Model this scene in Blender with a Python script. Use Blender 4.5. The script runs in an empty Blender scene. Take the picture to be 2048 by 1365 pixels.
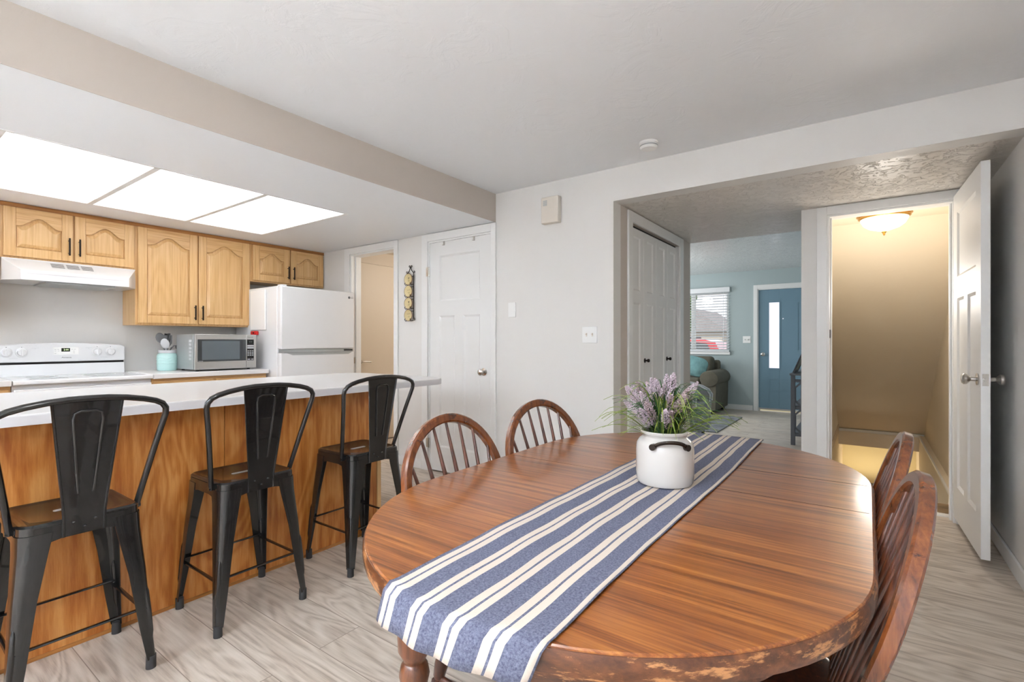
import bpy, math, random
from mathutils import Vector, Matrix
random.seed(7)
C = bpy.context.scene.collection
PI = math.pi

# ------------------------------------------------------------------ camera
CAM_H = 1.1535; YAW = 0.625; FPX = 988.0
cd = bpy.data.cameras.new('camera'); cam = bpy.data.objects.new('camera', cd); C.objects.link(cam)
cam.location = (0, 0, CAM_H); cam.rotation_euler = (PI/2, 0, YAW)
cd.sensor_width = 36.0; cd.lens = FPX*36.0/2048.0
cd.shift_y = (684.0-682.5)/2048.0; cd.clip_start = .02; cd.clip_end = 200
bpy.context.scene.camera = cam

# ------------------------------------------------------------------ world, view
w = bpy.data.worlds.new('world'); bpy.context.scene.world = w; w.use_nodes = True
nt = w.node_tree; bg = nt.nodes['Background']
sky = nt.nodes.new('ShaderNodeTexSky'); sky.sky_type = 'NISHITA'; sky.sun_disc = False
sky.sun_elevation = math.radians(48); sky.sun_rotation = math.radians(200); sky.air_density = .8; sky.dust_density = 3.5
mixw = nt.nodes.new('ShaderNodeMixRGB'); mixw.inputs[0].default_value = .8
mixw.inputs[2].default_value = (.86, .88, .95, 1)
scw = nt.nodes.new('ShaderNodeVectorMath'); scw.operation = 'SCALE'; scw.inputs['Scale'].default_value = .10
nt.links.new(sky.outputs[0], scw.inputs[0]); nt.links.new(scw.outputs[0], mixw.inputs[1])
nt.links.new(mixw.outputs[0], bg.inputs[0]); bg.inputs[1].default_value = .28
vs = bpy.context.scene.view_settings
vs.view_transform = 'Standard'; vs.look = 'None'; vs.gamma = 1.0; vs.use_curve_mapping = False
vs.exposure = 2.66

def area(name, loc, rot, sx, sy, power, col=(1, 1, 1), spread=None):
    l = bpy.data.lights.new(name, 'AREA'); l.shape = 'RECTANGLE'; l.size = sx; l.size_y = sy
    l.energy = power; l.color = col
    if spread: l.spread = spread
    o = bpy.data.objects.new(name, l); C.objects.link(o); o.location = loc; o.rotation_euler = rot; return o
# added area lamps that brighten the rooms from unseen rear and living-room side windows
area('dining_rear_fill', (-1.3, -2.75, 1.35), (PI/2, 0, PI), 2.6, 1.7, 300, (.885, .97, 1.10))
area('kitchen_rear_fill', (-4.0, -2.75, 1.5), (PI/2, 0, PI), 1.3, 1.1, 240, (.885, .97, 1.10))
area('living_side_fill', (-5.15, 7.2, 1.45), (PI/2, 0, -PI/2), 2.2, 1.3, 12, (.92, .98, 1.06))
area('dining_ceiling_fill', (-1.3, -2.95, .45), (PI/2+.62, 0, PI), 2.6, .7, 800, (.885, .97, 1.10))  # extra lamps aimed upward, added to brighten the ceilings
area('kitchen_ceiling_fill', (-4.0, -2.95, .85), (PI/2+.62, 0, PI), 1.3, .6, 430, (.885, .97, 1.10))
sl = bpy.data.lights.new('sun', 'SUN'); sl.energy = .5; sl.angle = .05; so = bpy.data.objects.new('sun', sl); C.objects.link(so)
so.rotation_euler = (math.radians(48), 0, math.radians(-35)); so.location = (0, 0, 12)

# ------------------------------------------------------------------ materials
def newmat(name):
    m = bpy.data.materials.new(name); m.use_nodes = True
    return m, m.node_tree, m.node_tree.nodes['Principled BSDF']
def S(c):   # sRGB 0-255 -> linear
    return tuple(((x/255)/12.92 if x/255 <= .04045 else ((x/255+.055)/1.055)**2.4) for x in c)+(1,)
def mat(name, c, rough=.5, metal=0, coat=0, spec=.5, bump=0, bscale=60, emit=0, mottled=0):
    m, t, b = newmat(name)
    b.inputs['Base Color'].default_value = S(c); b.inputs['Roughness'].default_value = rough
    b.inputs['Metallic'].default_value = metal; b.inputs['Coat Weight'].default_value = coat
    b.inputs['Specular IOR Level'].default_value = spec
    if emit:
        b.inputs['Emission Color'].default_value = S(c); b.inputs['Emission Strength'].default_value = emit
    tc = t.nodes.new('ShaderNodeTexCoord')
    if bump:
        n = t.nodes.new('ShaderNodeTexNoise'); n.inputs['Scale'].default_value = bscale; n.inputs['Detail'].default_value = 5
        bp = t.nodes.new('ShaderNodeBump'); bp.inputs['Strength'].default_value = bump; bp.inputs['Distance'].default_value = .004
        t.links.new(tc.outputs['Object'], n.inputs['Vector']); t.links.new(n.outputs['Fac'], bp.inputs['Height']); t.links.new(bp.outputs[0], b.inputs['Normal'])
    if mottled:
        n = t.nodes.new('ShaderNodeTexNoise'); n.inputs['Scale'].default_value = 9; n.inputs['Detail'].default_value = 6
        r = t.nodes.new('ShaderNodeValToRGB'); a = S(c)
        r.color_ramp.elements[0].position = .3; r.color_ramp.elements[1].position = .7
        r.color_ramp.elements[0].color = tuple(x*(1-mottled) for x in a[:3])+(1,); r.color_ramp.elements[1].color = tuple(min(1, x*(1+mottled)) for x in a[:3])+(1,)
        t.links.new(tc.outputs['Object'], n.inputs['Vector']); t.links.new(n.outputs['Fac'], r.inputs[0]); t.links.new(r.outputs[0], b.inputs['Base Color'])
    return m
def paint(name, c, rough, knock=.0, kscale=5.0):
    """wall / ceiling paint; knock > 0 adds a hand-trowelled knock-down texture"""
    m, t, b = newmat(name)
    b.inputs['Base Color'].default_value = S(c); b.inputs['Roughness'].default_value = rough
    tc = t.nodes.new('ShaderNodeTexCoord')
    n = t.nodes.new('ShaderNodeTexNoise'); n.inputs['Scale'].default_value = kscale; n.inputs['Detail'].default_value = 7; n.inputs['Roughness'].default_value = .6
    n.inputs['Distortion'].default_value = 1.2
    t.links.new(tc.outputs['Object'], n.inputs['Vector'])
    r = t.nodes.new('ShaderNodeValToRGB'); r.color_ramp.elements[0].position = .50; r.color_ramp.elements[1].position = .58
    t.links.new(n.outputs['Fac'], r.inputs[0])
    n2 = t.nodes.new('ShaderNodeTexNoise'); n2.inputs['Scale'].default_value = 90; n2.inputs['Detail'].default_value = 3
    t.links.new(tc.outputs['Object'], n2.inputs['Vector'])
    mx = t.nodes.new('ShaderNodeMath'); mx.operation = 'MULTIPLY_ADD'; mx.inputs[1].default_value = .15
    t.links.new(n2.outputs['Fac'], mx.inputs[0]); t.links.new(r.outputs[0], mx.inputs[2])
    bp = t.nodes.new('ShaderNodeBump'); bp.inputs['Strength'].default_value = knock; bp.inputs['Distance'].default_value = .004
    t.links.new(mx.outputs[0], bp.inputs['Height']); t.links.new(bp.outputs[0], b.inputs['Normal'])
    return m
def wood(name, cols, grain='X', rough=.4, coat=.0, fine=60, band=2.2, stretch=.045, contrast=1, warp=.5, bump=.12, wear=None, ring=.05):
    """grain runs along the given axis"""
    m, t, b = newmat(name); L = t.links.new
    tc = t.nodes.new('ShaderNodeTexCoord'); mp = t.nodes.new('ShaderNodeMapping')
    sc = [1, 1, 1]; sc['XYZ'.index(grain)] = stretch*2.2
    mp.inputs['Scale'].default_value = sc; L(tc.outputs['Object'], mp.inputs['Vector'])
    n1 = t.nodes.new('ShaderNodeTexNoise'); n1.inputs['Scale'].default_value = band*3; n1.inputs['Detail'].default_value = 2; n1.inputs['Distortion'].default_value = warp
    L(mp.outputs[0], n1.inputs['Vector'])
    rg = t.nodes.new('ShaderNodeMath'); rg.operation = 'MULTIPLY'; rg.inputs[1].default_value = 13*contrast; L(n1.outputs['Fac'], rg.inputs[0])
    sn = t.nodes.new('ShaderNodeMath'); sn.operation = 'SINE'
    m2 = t.nodes.new('ShaderNodeMath'); m2.operation = 'MULTIPLY'; m2.inputs[1].default_value = 6.28
    L(rg.outputs[0], m2.inputs[0]); L(m2.outputs[0], sn.inputs[0])
    mp2 = t.nodes.new('ShaderNodeMapping'); sc2 = [1, 1, 1]; sc2['XYZ'.index(grain)] = stretch*.6
    mp2.inputs['Scale'].default_value = sc2; L(tc.outputs['Object'], mp2.inputs['Vector'])
    n2 = t.nodes.new('ShaderNodeTexNoise'); n2.inputs['Scale'].default_value = fine; n2.inputs['Detail'].default_value = 5; n2.inputs['Roughness'].default_value = .7
    L(mp2.outputs[0], n2.inputs['Vector'])
    a1 = t.nodes.new('ShaderNodeMath'); a1.operation = 'MULTIPLY_ADD'; a1.inputs[1].default_value = ring; a1.inputs[2].default_value = 0.0
    L(sn.outputs[0], a1.inputs[0])
    a2 = t.nodes.new('ShaderNodeMath'); a2.operation = 'ADD'; L(a1.outputs[0], a2.inputs[0]); L(n2.outputs['Fac'], a2.inputs[1])
    r = t.nodes.new('ShaderNodeValToRGB'); el = r.color_ramp.elements
    el[0].position = .30; el[0].color = S(cols[0]); el[1].position = .72; el[1].color = S(cols[2])
    e = el.new(.5); e.color = S(cols[1]); L(a2.outputs[0], r.inputs[0])
    out = r.outputs[0]
    if wear:
        nw = t.nodes.new('ShaderNodeTexNoise'); nw.inputs['Scale'].default_value = 22; nw.inputs['Detail'].default_value = 8; nw.inputs['Roughness'].default_value = .7
        mpw = t.nodes.new('ShaderNodeMapping'); mpw.inputs['Scale'].default_value = (.6, .6, 2.2); L(tc.outputs['Object'], mpw.inputs[0]); L(mpw.outputs[0], nw.inputs['Vector'])
        rw = t.nodes.new('ShaderNodeValToRGB'); rw.color_ramp.elements[0].position = wear[1]; rw.color_ramp.elements[1].position = wear[1]+.07
        L(nw.outputs['Fac'], rw.inputs[0])
        mw = t.nodes.new('ShaderNodeMixRGB'); mw.inputs[2].default_value = S(wear[0]); L(rw.outputs[0], mw.inputs[0]); L(out, mw.inputs[1]); out = mw.outputs[0]
    L(out, b.inputs['Base Color'])
    b.inputs['Roughness'].default_value = rough; b.inputs['Coat Weight'].default_value = coat; b.inputs['Coat Roughness'].default_value = .12
    bp = t.nodes.new('ShaderNodeBump'); bp.inputs['Strength'].default_value = bump; bp.inputs['Distance'].default_value = .001
    L(n2.outputs['Fac'], bp.inputs['Height']); L(bp.outputs[0], b.inputs['Normal'])
    return m
def floor_mat():
    m, t, b = newmat('vinyl plank'); L = t.links.new
    tc = t.nodes.new('ShaderNodeTexCoord')
    br = t.nodes.new('ShaderNodeTexBrick'); br.offset = .37; br.offset_frequency = 2
    br.inputs['Scale'].default_value = 1; br.inputs['Brick Width'].default_value = 1.22; br.inputs['Row Height'].default_value = .18
    br.inputs['Mortar Size'].default_value = .0016; br.inputs['Mortar Smooth'].default_value = .1
    br.inputs['Color1'].default_value = (0, 0, 0, 1); br.inputs['Color2'].default_value = (1, 1, 1, 1); br.inputs['Mortar'].default_value = (.5, .5, .5, 1)
    L(tc.outputs['Object'], br.inputs['Vector'])
    off = t.nodes.new('ShaderNodeVectorMath'); off.operation = 'SCALE'; off.inputs['Scale'].default_value = 7.0; L(br.outputs['Color'], off.inputs[0])
    ad = t.nodes.new('ShaderNodeVectorMath'); ad.operation = 'ADD'; L(tc.outputs['Object'], ad.inputs[0]); L(off.outputs[0], ad.inputs[1])
    mp = t.nodes.new('ShaderNodeMapping'); mp.inputs['Scale'].default_value = (.22, 1, 1); L(ad.outputs[0], mp.inputs[0])
    n1 = t.nodes.new('ShaderNodeTexNoise'); n1.inputs['Scale'].default_value = 5; n1.inputs['Detail'].default_value = 2; n1.inputs['Distortion'].default_value = .6; L(mp.outputs[0], n1.inputs['Vector'])
    k = t.nodes.new('ShaderNodeMath'); k.operation = 'MULTIPLY'; k.inputs[1].default_value = 75; L(n1.outputs['Fac'], k.inputs[0])
    sn = t.nodes.new('ShaderNodeMath'); sn.operation = 'SINE'; L(k.outputs[0], sn.inputs[0])
    mp2 = t.nodes.new('ShaderNodeMapping'); mp2.inputs['Scale'].default_value = (.05, 1, 1); L(ad.outputs[0], mp2.inputs[0])
    n2 = t.nodes.new('ShaderNodeTexNoise'); n2.inputs['Scale'].default_value = 45; n2.inputs['Detail'].default_value = 5; n2.inputs['Roughness'].default_value = .7; L(mp2.outputs[0], n2.inputs['Vector'])
    a = t.nodes.new('ShaderNodeMath'); a.operation = 'MULTIPLY_ADD'; a.inputs[1].default_value = .10; L(sn.outputs[0], a.inputs[0]); L(n2.outputs['Fac'], a.inputs[2])
    r = t.nodes.new('ShaderNodeValToRGB'); el = r.color_ramp.elements
    el[0].position = .28; el[0].color = S((176, 161, 146)); el[1].position = .70; el[1].color = S((226, 215, 202)); e = el.new(.47); e.color = S((208, 195, 180))
    L(a.outputs[0], r.inputs[0])
    tone = t.nodes.new('ShaderNodeMixRGB'); tone.blend_type = 'MULTIPLY'; tone.inputs[0].default_value = 1
    rt = t.nodes.new('ShaderNodeValToRGB'); rt.color_ramp.elements[0].color = (.90, .90, .90, 1); rt.color_ramp.elements[1].color = (1.0, .99, .98, 1); L(br.outputs['Color'], rt.inputs[0])
    L(r.outputs[0], tone.inputs[1]); L(rt.outputs[0], tone.inputs[2])
    gr = t.nodes.new('ShaderNodeMixRGB'); gr.inputs[2].default_value = S((150, 134, 120)); L(br.outputs['Fac'], gr.inputs[0]); L(tone.outputs[0], gr.inputs[1])
    L(gr.outputs[0], b.inputs['Base Color']); b.inputs['Roughness'].default_value = .42
    bp = t.nodes.new('ShaderNodeBump'); bp.inputs['Strength'].default_value = .15; bp.inputs['Distance'].default_value = .001
    L(n2.outputs['Fac'], bp.inputs['Height']); L(bp.outputs[0], b.inputs['Normal'])
    return m
def emission_mat(name, c, strength, bands=False):
    m, t, b = newmat(name); L = t.links.new
    b.inputs['Base Color'].default_value = S((235, 235, 232)); b.inputs['Roughness'].default_value = .4
    b.inputs['Emission Color'].default_value = S(c); b.inputs['Emission Strength'].default_value = strength
    if bands:   # two fluorescent tubes behind a prismatic diffuser, running along Y
        tc = t.nodes.new('ShaderNodeTexCoord'); sp = t.nodes.new('ShaderNodeSeparateXYZ'); L(tc.outputs['Object'], sp.inputs[0])
        f = t.nodes.new('ShaderNodeMath'); f.operation = 'MULTIPLY'; f.inputs[1].default_value = 2*PI/.61; L(sp.outputs[0], f.inputs[0])
        s_ = t.nodes.new('ShaderNodeMath'); s_.operation = 'SINE'; L(f.outputs[0], s_.inputs[0])
        k = t.nodes.new('ShaderNodeMath'); k.operation = 'MULTIPLY_ADD'; k.inputs[1].default_value = .10*strength; k.inputs[2].default_value = strength; L(s_.outputs[0], k.inputs[0])
        L(k.outputs[0], b.inputs['Emission Strength'])
    return m
def runner_mat():
    m, t, b = newmat('striped cotton'); L = t.links.new
    uv = t.nodes.new('ShaderNodeUVMap'); uv.uv_map = 'UVMap'; sp = t.nodes.new('ShaderNodeSeparateXYZ'); L(uv.outputs[0], sp.inputs[0])
    nz = t.nodes.new('ShaderNodeTexNoise'); nz.inputs['Scale'].default_value = 14; L(uv.outputs[0], nz.inputs['Vector'])
    wob = t.nodes.new('ShaderNodeMath'); wob.operation = 'MULTIPLY_ADD'; wob.inputs[1].default_value = .012; L(nz.outputs['Fac'], wob.inputs[0]); L(sp.outputs[0], wob.inputs[2])
    r = t.nodes.new('ShaderNodeValToRGB'); r.color_ramp.interpolation = 'CONSTANT'; L(wob.outputs[0], r.inputs[0])
    # blue edge, then groups of white / thin blue / white separated by wide blue, white and a blue edge
    seq = [(0, 0)]; u = .032
    for i in range(4):
        seq += [(u, 1), (u+.045, 0), (u+.060, 1), (u+.108, 0)]; u += .234
    seq += [(u, 1), (u+.050, 0)]
    el = r.color_ramp.elements
    el[0].position = 0; el[0].color = (0, 0, 0, 1); el[1].position = seq[1][0]; el[1].color = (1, 1, 1, 1)
    for p, v in seq[2:]:
        e = el.new(min(p, .995)); e.color = (v, v, v, 1)
    tc = t.nodes.new('ShaderNodeTexCoord'); n = t.nodes.new('ShaderNodeTexNoise'); n.inputs['Scale'].default_value = 260; n.inputs['Detail'].default_value = 4; n.inputs['Roughness'].default_value = .8
    L(tc.outputs['Object'], n.inputs['Vector'])
    rb = t.nodes.new('ShaderNodeValToRGB'); rb.color_ramp.elements[0].position = .36; rb.color_ramp.elements[1].position = .66
    rb.color_ramp.elements[0].color = S((72, 77, 100)); rb.color_ramp.elements[1].color = S((124, 127, 146)); L(n.outputs['Fac'], rb.inputs[0])
    rw = t.nodes.new('ShaderNodeValToRGB'); rw.color_ramp.elements[0].color = S((198, 185, 171)); rw.color_ramp.elements[1].color = S((213, 201, 187)); L(n.outputs['Fac'], rw.inputs[0])
    mx = t.nodes.new('ShaderNodeMixRGB'); L(r.outputs[0], mx.inputs[0]); L(rb.outputs[0], mx.inputs[1]); L(rw.outputs[0], mx.inputs[2])
    L(mx.outputs[0], b.inputs['Base Color']); b.inputs['Roughness'].default_value = .95
    bp = t.nodes.new('ShaderNodeBump'); bp.inputs['Strength'].default_value = .5; bp.inputs['Distance'].default_value = .001; L(n.outputs['Fac'], bp.inputs['Height']); L(bp.outputs[0], b.inputs['Normal'])
    return m
def glass(name, tint=(1, 1, 1), rough=0, alpha=.15):
    m, t, b = newmat(name); tr = t.nodes.new('ShaderNodeBsdfTransparent'); gl = t.nodes.new('ShaderNodeBsdfGlossy'); gl.inputs['Roughness'].default_value = rough
    tr.inputs[0].default_value = tint+(1,); fr = t.nodes.new('ShaderNodeFresnel'); fr.inputs[0].default_value = 1.45
    mx = t.nodes.new('ShaderNodeMixShader'); t.links.new(fr.outputs[0], mx.inputs[0]); t.links.new(tr.outputs[0], mx.inputs[1]); t.links.new(gl.outputs[0], mx.inputs[2])
    t.links.new(mx.outputs[0], t.nodes['Material Output'].inputs[0]); return m

M = dict(
 wall=paint('wall paint', (229, 227, 223), .5, .12, 3),
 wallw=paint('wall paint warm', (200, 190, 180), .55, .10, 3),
 kwall=paint('kitchen wall paint', (224, 223, 220), .5, .08, 3),
 ceil=paint('ceiling paint', (240, 242, 244), .5, .25, 5),
 ceilk=paint('kitchen ceiling paint', (237, 239, 241), .45, .10, 4),
 ceilh=paint('hall ceiling gloss paint', (224, 218, 210), .33, 1.0, 16),
 ceill=paint('living ceiling gloss paint', (226, 227, 226), .24, .9, 16),
 stairw=paint('stair wall paint', (236, 222, 198), .6, .12, 3),
 bluew=paint('pale blue-green wall paint', (172, 186, 187), .5, .08, 3),
 floor=floor_mat(),
 trim=mat('white trim enamel', (236, 236, 234), .32),
 trimw=mat('white door enamel', (234, 234, 232), .45),
 beige=mat('beige flush door', (206, 192, 172), .5),
 oak=wood('honey oak', ((204, 156, 98), (221, 178, 120), (231, 192, 138)), 'Z', .38, .25, 70, 1.6, .04),
 oakh=wood('honey oak cross grain', ((198, 148, 90), (219, 175, 117), (229, 189, 135)), 'Y', .38, .25, 70, 1.6, .04),
 oakd=wood('oak trim dark', ((140, 88, 38), (176, 118, 58), (196, 138, 74)), 'Y', .4, .2, 50, 2, .05),
 ply=wood('birch plywood panel', ((168, 94, 34), (194, 124, 56), (214, 152, 84)), 'Z', .42, .2, 38, 1.1, .12, .55, 1.4, .06, ring=.10),
 lam=mat('white laminate', (232, 231, 230), .25, bump=.02),
 lamE=mat('white laminate edge', (214, 212, 214), .35),
 white=mat('white enamel', (232, 233, 234), .22, coat=.4),
 whitep=mat('white plastic', (242, 242, 240), .4),
 ivory=mat('ivory plastic', (226, 218, 206), .4),
 black=mat('black plastic', (22, 22, 22), .4),
 blackm=mat('black powder coated steel', (23, 23, 24), .22, coat=.5),
 rubber=mat('grey rubber', (52, 52, 54), .6),
 bronze=mat('oil rubbed bronze', (40, 32, 28), .35, metal=.7),
 nickel=mat('brushed nickel', (202, 199, 194), .25, metal=1),
 steel=mat('stainless steel', (200, 199, 196), .3, metal=.85),
 steels=mat('grey painted steel', (176, 180, 180), .4, metal=.4),
 dglass=mat('dark oven glass', (42, 48, 52), .08, coat=1),
 mwin=mat('perforated microwave window', (92, 102, 108), .16, coat=.6),
 tabl=wood('table oak stain', ((84, 42, 18), (144, 82, 36), (184, 120, 58)), 'X', .28, .35, 110, 1.5, .035, .8, bump=.012),
 tabe=wood('table edge stain', ((66, 36, 20), (96, 54, 28), (124, 74, 40)), 'X', .4, .3, 60, 2, .08, wear=((186, 130, 80), .53)),
 tableg=wood('turned table leg', ((76, 40, 22), (112, 64, 36), (140, 84, 50)), 'Z', .3, .5, 60, 2, .05),
 chair=wood('dark walnut stain', ((48, 24, 16), (80, 40, 23), (108, 58, 32)), 'Z', .28, .5, 60, 2, .06, wear=((176, 104, 52), .63)),
 chairb=wood('amber walnut bow', ((66, 34, 18), (112, 60, 29), (144, 82, 40)), 'Z', .26, .6, 50, 1.2, .08, ring=.015, wear=((60, 28, 20), .60)),
 runner=runner_mat(),
 crock=mat('glazed cream stoneware', (203, 200, 195), .14, coat=.8, mottled=.02),
 strap=mat('dark bronze handle', (44, 34, 26), .25, metal=.6, coat=.4),
 soil=mat('dark filler', (40, 34, 28), .95),
 leaf=mat('grass blade green', (134, 154, 62), .5, mottled=.35),
 leafd=mat('grass blade dark green', (58, 96, 54), .5, mottled=.3),
 lav=mat('lavender bud', (196, 180, 190), .8, mottled=.25),
 lavs=mat('lavender bud dusty', (172, 152, 156), .8, mottled=.25),
 teal=mat('aqua ceramic', (184, 222, 218), .16, coat=.6),
 gutens=mat('grey silicone', (108, 110, 112), .5),
 gutenl=mat('light grey plastic', (206, 208, 210), .4),
 red=mat('red plastic', (214, 36, 34), .35),
 plate=mat('cream plate glaze', (214, 196, 146), .2, coat=.5, mottled=.06),
 iron=mat('wrought iron', (34, 28, 24), .5, metal=.5),
 rim=mat('brown plate rim', (110, 70, 44), .35),
 brass=mat('antique brass', (208, 160, 78), .24, metal=.95),
 lampg=emission_mat('lit alabaster glass', (255, 240, 218), .5),
 panel=emission_mat('lit prismatic diffuser', (250, 252, 255), .42, True),
 carpet=mat('brown speckled carpet', (134, 112, 84), .95, bump=1, bscale=220, mottled=.4),
 doorb=mat('blue door paint', (112, 143, 160), .35),
 frost_glow=emission_mat('frosted glass with daylight glow', (238, 232, 246), .14),  # emission stands in for daylight behind the door glass and peephole
 wood_t=mat('weathered grey wood', (96, 98, 104), .5),
 sofa=mat('olive grey microfibre', (94, 90, 77), .8, bump=.2, bscale=40, mottled=.12),
 chg=mat('slate grey upholstery', (160, 163, 170), .8, bump=.2),
 pipe=mat('white piping', (222, 224, 228), .6),
 fluff=mat('aqua shag fabric', (112, 152, 154), .95, bump=1, bscale=60, mottled=.3),
 rug=mat('grey woven rug', (120, 122, 126), .95, bump=1, bscale=90, mottled=.45),
 blind=mat('white blind slat', (228, 230, 232), .45),
 lawn=mat('lawn', (110, 128, 78), .95, mottled=.3), road=mat('asphalt', (128, 128, 130), .9, mottled=.1),
 siding=mat('beige siding', (198, 188, 172), .8), roof=mat('grey shingles', (150, 144, 142), .9, mottled=.12),
 carred=mat('red car paint', (196, 34, 50), .2, coat=1), cglass=mat('car window glass', (46, 54, 60), .08, coat=1),
 tyre=mat('tyre rubber', (26, 26, 27), .7), bark=mat('tree bark', (92, 76, 60), .9), fol=mat('tree foliage', (92, 120, 64), .8, mottled=.4),
 gap=mat('dark gap', (24, 22, 20), .8), print=mat('dark print', (70, 62, 52), .6), logo=mat('grey logo ink', (96, 98, 102), .4),
 display=mat('dark display', (34, 40, 34), .25), digits=emission_mat('green display digits', (190, 235, 120), .3),
 art=mat('framed print', (150, 140, 112), .5, mottled=.3), dkst=mat('stair lower wall', (228, 214, 172), .6),
 winglass=glass('window glass'),
)

# ------------------------------------------------------------------ mesh builder
class MB:
    def __init__(s): s.v = []; s.f = []; s.T = Matrix.Identity(4)
    def P(s, p): q = s.T @ Vector(p); s.v.append((q.x, q.y, q.z)); return len(s.v)-1
    def box(s, x0, x1, y0, y1, z0, z1):
        i = [s.P(p) for p in ((x0,y0,z0),(x1,y0,z0),(x1,y1,z0),(x0,y1,z0),(x0,y0,z1),(x1,y0,z1),(x1,y1,z1),(x0,y1,z1))]
        for q in ((0,3,2,1),(4,5,6,7),(0,1,5,4),(1,2,6,5),(2,3,7,6),(3,0,4,7)): s.f.append([i[k] for k in q])
        return s
    def loft(s, rings, cap=True, closed=True):
        idx = [[s.P(p) for p in r] for r in rings]; n = len(idx[0])
        for a, b in zip(idx, idx[1:]):
            for k in range(n if closed else n-1):
                s.f.append([a[k], a[(k+1) % n], b[(k+1) % n], b[k]])
        if cap: s.f.append(idx[0][::-1]); s.f.append(idx[-1][:])
        return s
    def tube(s, pts, r, n=10, cap=True, closed=False, sx=1, sy=1, up=None):
        pts = [Vector(p) for p in pts]; m = len(pts); rr = r if isinstance(r, (list, tuple)) else [r]*m
        rings = []; prev = None
        for i, p in enumerate(pts):
            if closed: t = pts[(i+1) % m]-pts[i-1]
            else: t = pts[min(i+1, m-1)]-pts[max(i-1, 0)]
            t.normalize()
            if prev is None:
                a = Vector(up) if up else (Vector((0, 0, 1)) if abs(t.z) < .9 else Vector((1, 0, 0)))
                prev = (a-t*a.dot(t)).normalized()
            elif up:
                a = Vector(up); prev = (a-t*a.dot(t)).normalized()
            else: prev = (prev-t*prev.dot(t)).normalized()
            q = t.cross(prev)
            rings.append([p+prev*(math.cos(2*PI*k/n)*rr[i]*sx)+q*(math.sin(2*PI*k/n)*rr[i]*sy) for k in range(n)])
        if closed: rings.append(rings[0])
        return s.loft(rings, cap and not closed)
    def bar(s, pts, a, b, up, rnd=.3):
        """swept rounded-rectangle section: half size a along 'up', b across"""
        pts = [Vector(p) for p in pts]; m = len(pts); rings = []
        sec = [(1, -(1-rnd)), (1, 1-rnd), (1-rnd, 1), (-(1-rnd), 1), (-1, 1-rnd), (-1, -(1-rnd)), (-(1-rnd), -1), (1-rnd, -1)]
        for i, p in enumerate(pts):
            t = (pts[min(i+1, m-1)]-pts[max(i-1, 0)]).normalized(); u = Vector(up[i] if isinstance(up, list) else up)
            u = (u-t*u.dot(t)).normalized(); q = t.cross(u)
            rings.append([p+u*(a*c)+q*(b*d) for c, d in sec])
        return s.loft(rings)
    def cyl(s, p0, p1, r0, r1=None, n=16): return s.tube([p0, p1], [r0, r0 if r1 is None else r1], n)
    def lathe(s, prof, c=(0, 0, 0), n=28, axis='Z', cap=True):
        rings = []
        for r, z in prof:
            ring = []
            for k in range(n):
                a = 2*PI*k/n; x, y = r*math.cos(a), r*math.sin(a)
                p = (x, y, z) if axis == 'Z' else ((z, x, y) if axis == 'X' else (y, z, x))
                ring.append((c[0]+p[0], c[1]+p[1], c[2]+p[2]))
            rings.append(ring)
        return s.loft(rings, cap)
    def turned(s, p0, p1, prof, n=16):
        """prof: (t 0..1, radius) along p0->p1"""
        p0, p1 = Vector(p0), Vector(p1); return s.tube([p0+(p1-p0)*t for t, r in prof], [r for t, r in prof], n)
    def prism(s, poly, z0, z1, plane='XY'):
        def q(a, b, c): return {'XY': (a, b, c), 'YZ': (c, a, b), 'XZ': (a, c, b)}[plane]
        return s.loft([[q(a, b, z0) for a, b in poly], [q(a, b, z1) for a, b in poly]])
    def sphere(s, c, r, n=12, m=8, sc=(1, 1, 1)):
        rings = []
        for i in range(m+1):
            ph = -PI/2+PI*i/m; rad = max(1e-4, math.cos(ph))
            rings.append([(c[0]+r*sc[0]*rad*math.cos(2*PI*k/n), c[1]+r*sc[1]*rad*math.sin(2*PI*k/n), c[2]+r*sc[2]*math.sin(ph)) for k in range(n)])
        return s.loft(rings)
    def build(s, name, m, parent=None, bevel=0, smooth=True, seg=2, origin=None):
        me = bpy.data.meshes.new(name)
        o0 = Vector(origin) if origin else Vector((0, 0, 0))
        me.from_pydata([tuple(Vector(v)-o0) for v in s.v], [], s.f); me.validate(); me.update()
        if smooth:
            for p in me.polygons: p.use_smooth = True
            me.set_sharp_from_angle(angle=math.radians(38))
        me.materials.append(m if not isinstance(m, str) else M[m])
        o = bpy.data.objects.new(name, me); C.objects.link(o); o.location = o0
        fixn(me)
        if parent: o.parent = parent
        if bevel:
            md = o.modifiers.new('Bevel', 'BEVEL'); md.width = bevel; md.segments = seg; md.limit_method = 'ANGLE'; md.angle_limit = math.radians(50)
        return o
def fixn(me):
    import bmesh
    b = bmesh.new(); b.from_mesh(me); bmesh.ops.recalc_face_normals(b, faces=b.faces); b.to_mesh(me); b.free()
def box(name, m, x0, x1, y0, y1, z0, z1, parent=None, bevel=0): return MB().box(x0, x1, y0, y1, z0, z1).build(name, m, parent, bevel, smooth=False)
def struct(o): o['kind'] = 'structure'; return o
def tag(o, label, cat, group=None, kind=None):
    o['label'] = label; o['category'] = cat
    if group: o['group'] = group
    if kind: o['kind'] = kind
    return o
def thing(name, label, cat, loc=(0, 0, 0), rz=0, group=None):
    o = bpy.data.objects.new(name, None); C.objects.link(o); o.location = loc; o.rotation_euler = (0, 0, rz); o.empty_display_size = .05
    return tag(o, label, cat, group)
def dup(root, loc=None, rz=None, label=None):
    def cp(o, par):
        c = o.copy(); C.objects.link(c); c.parent = par
        for ch in list(o.children): cp(ch, c)
        return c
    r = cp(root, None)
    if loc: r.location = loc
    if rz is not None: r.rotation_euler = (0, 0, rz)
    if label: r['label'] = label
    return r
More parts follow.
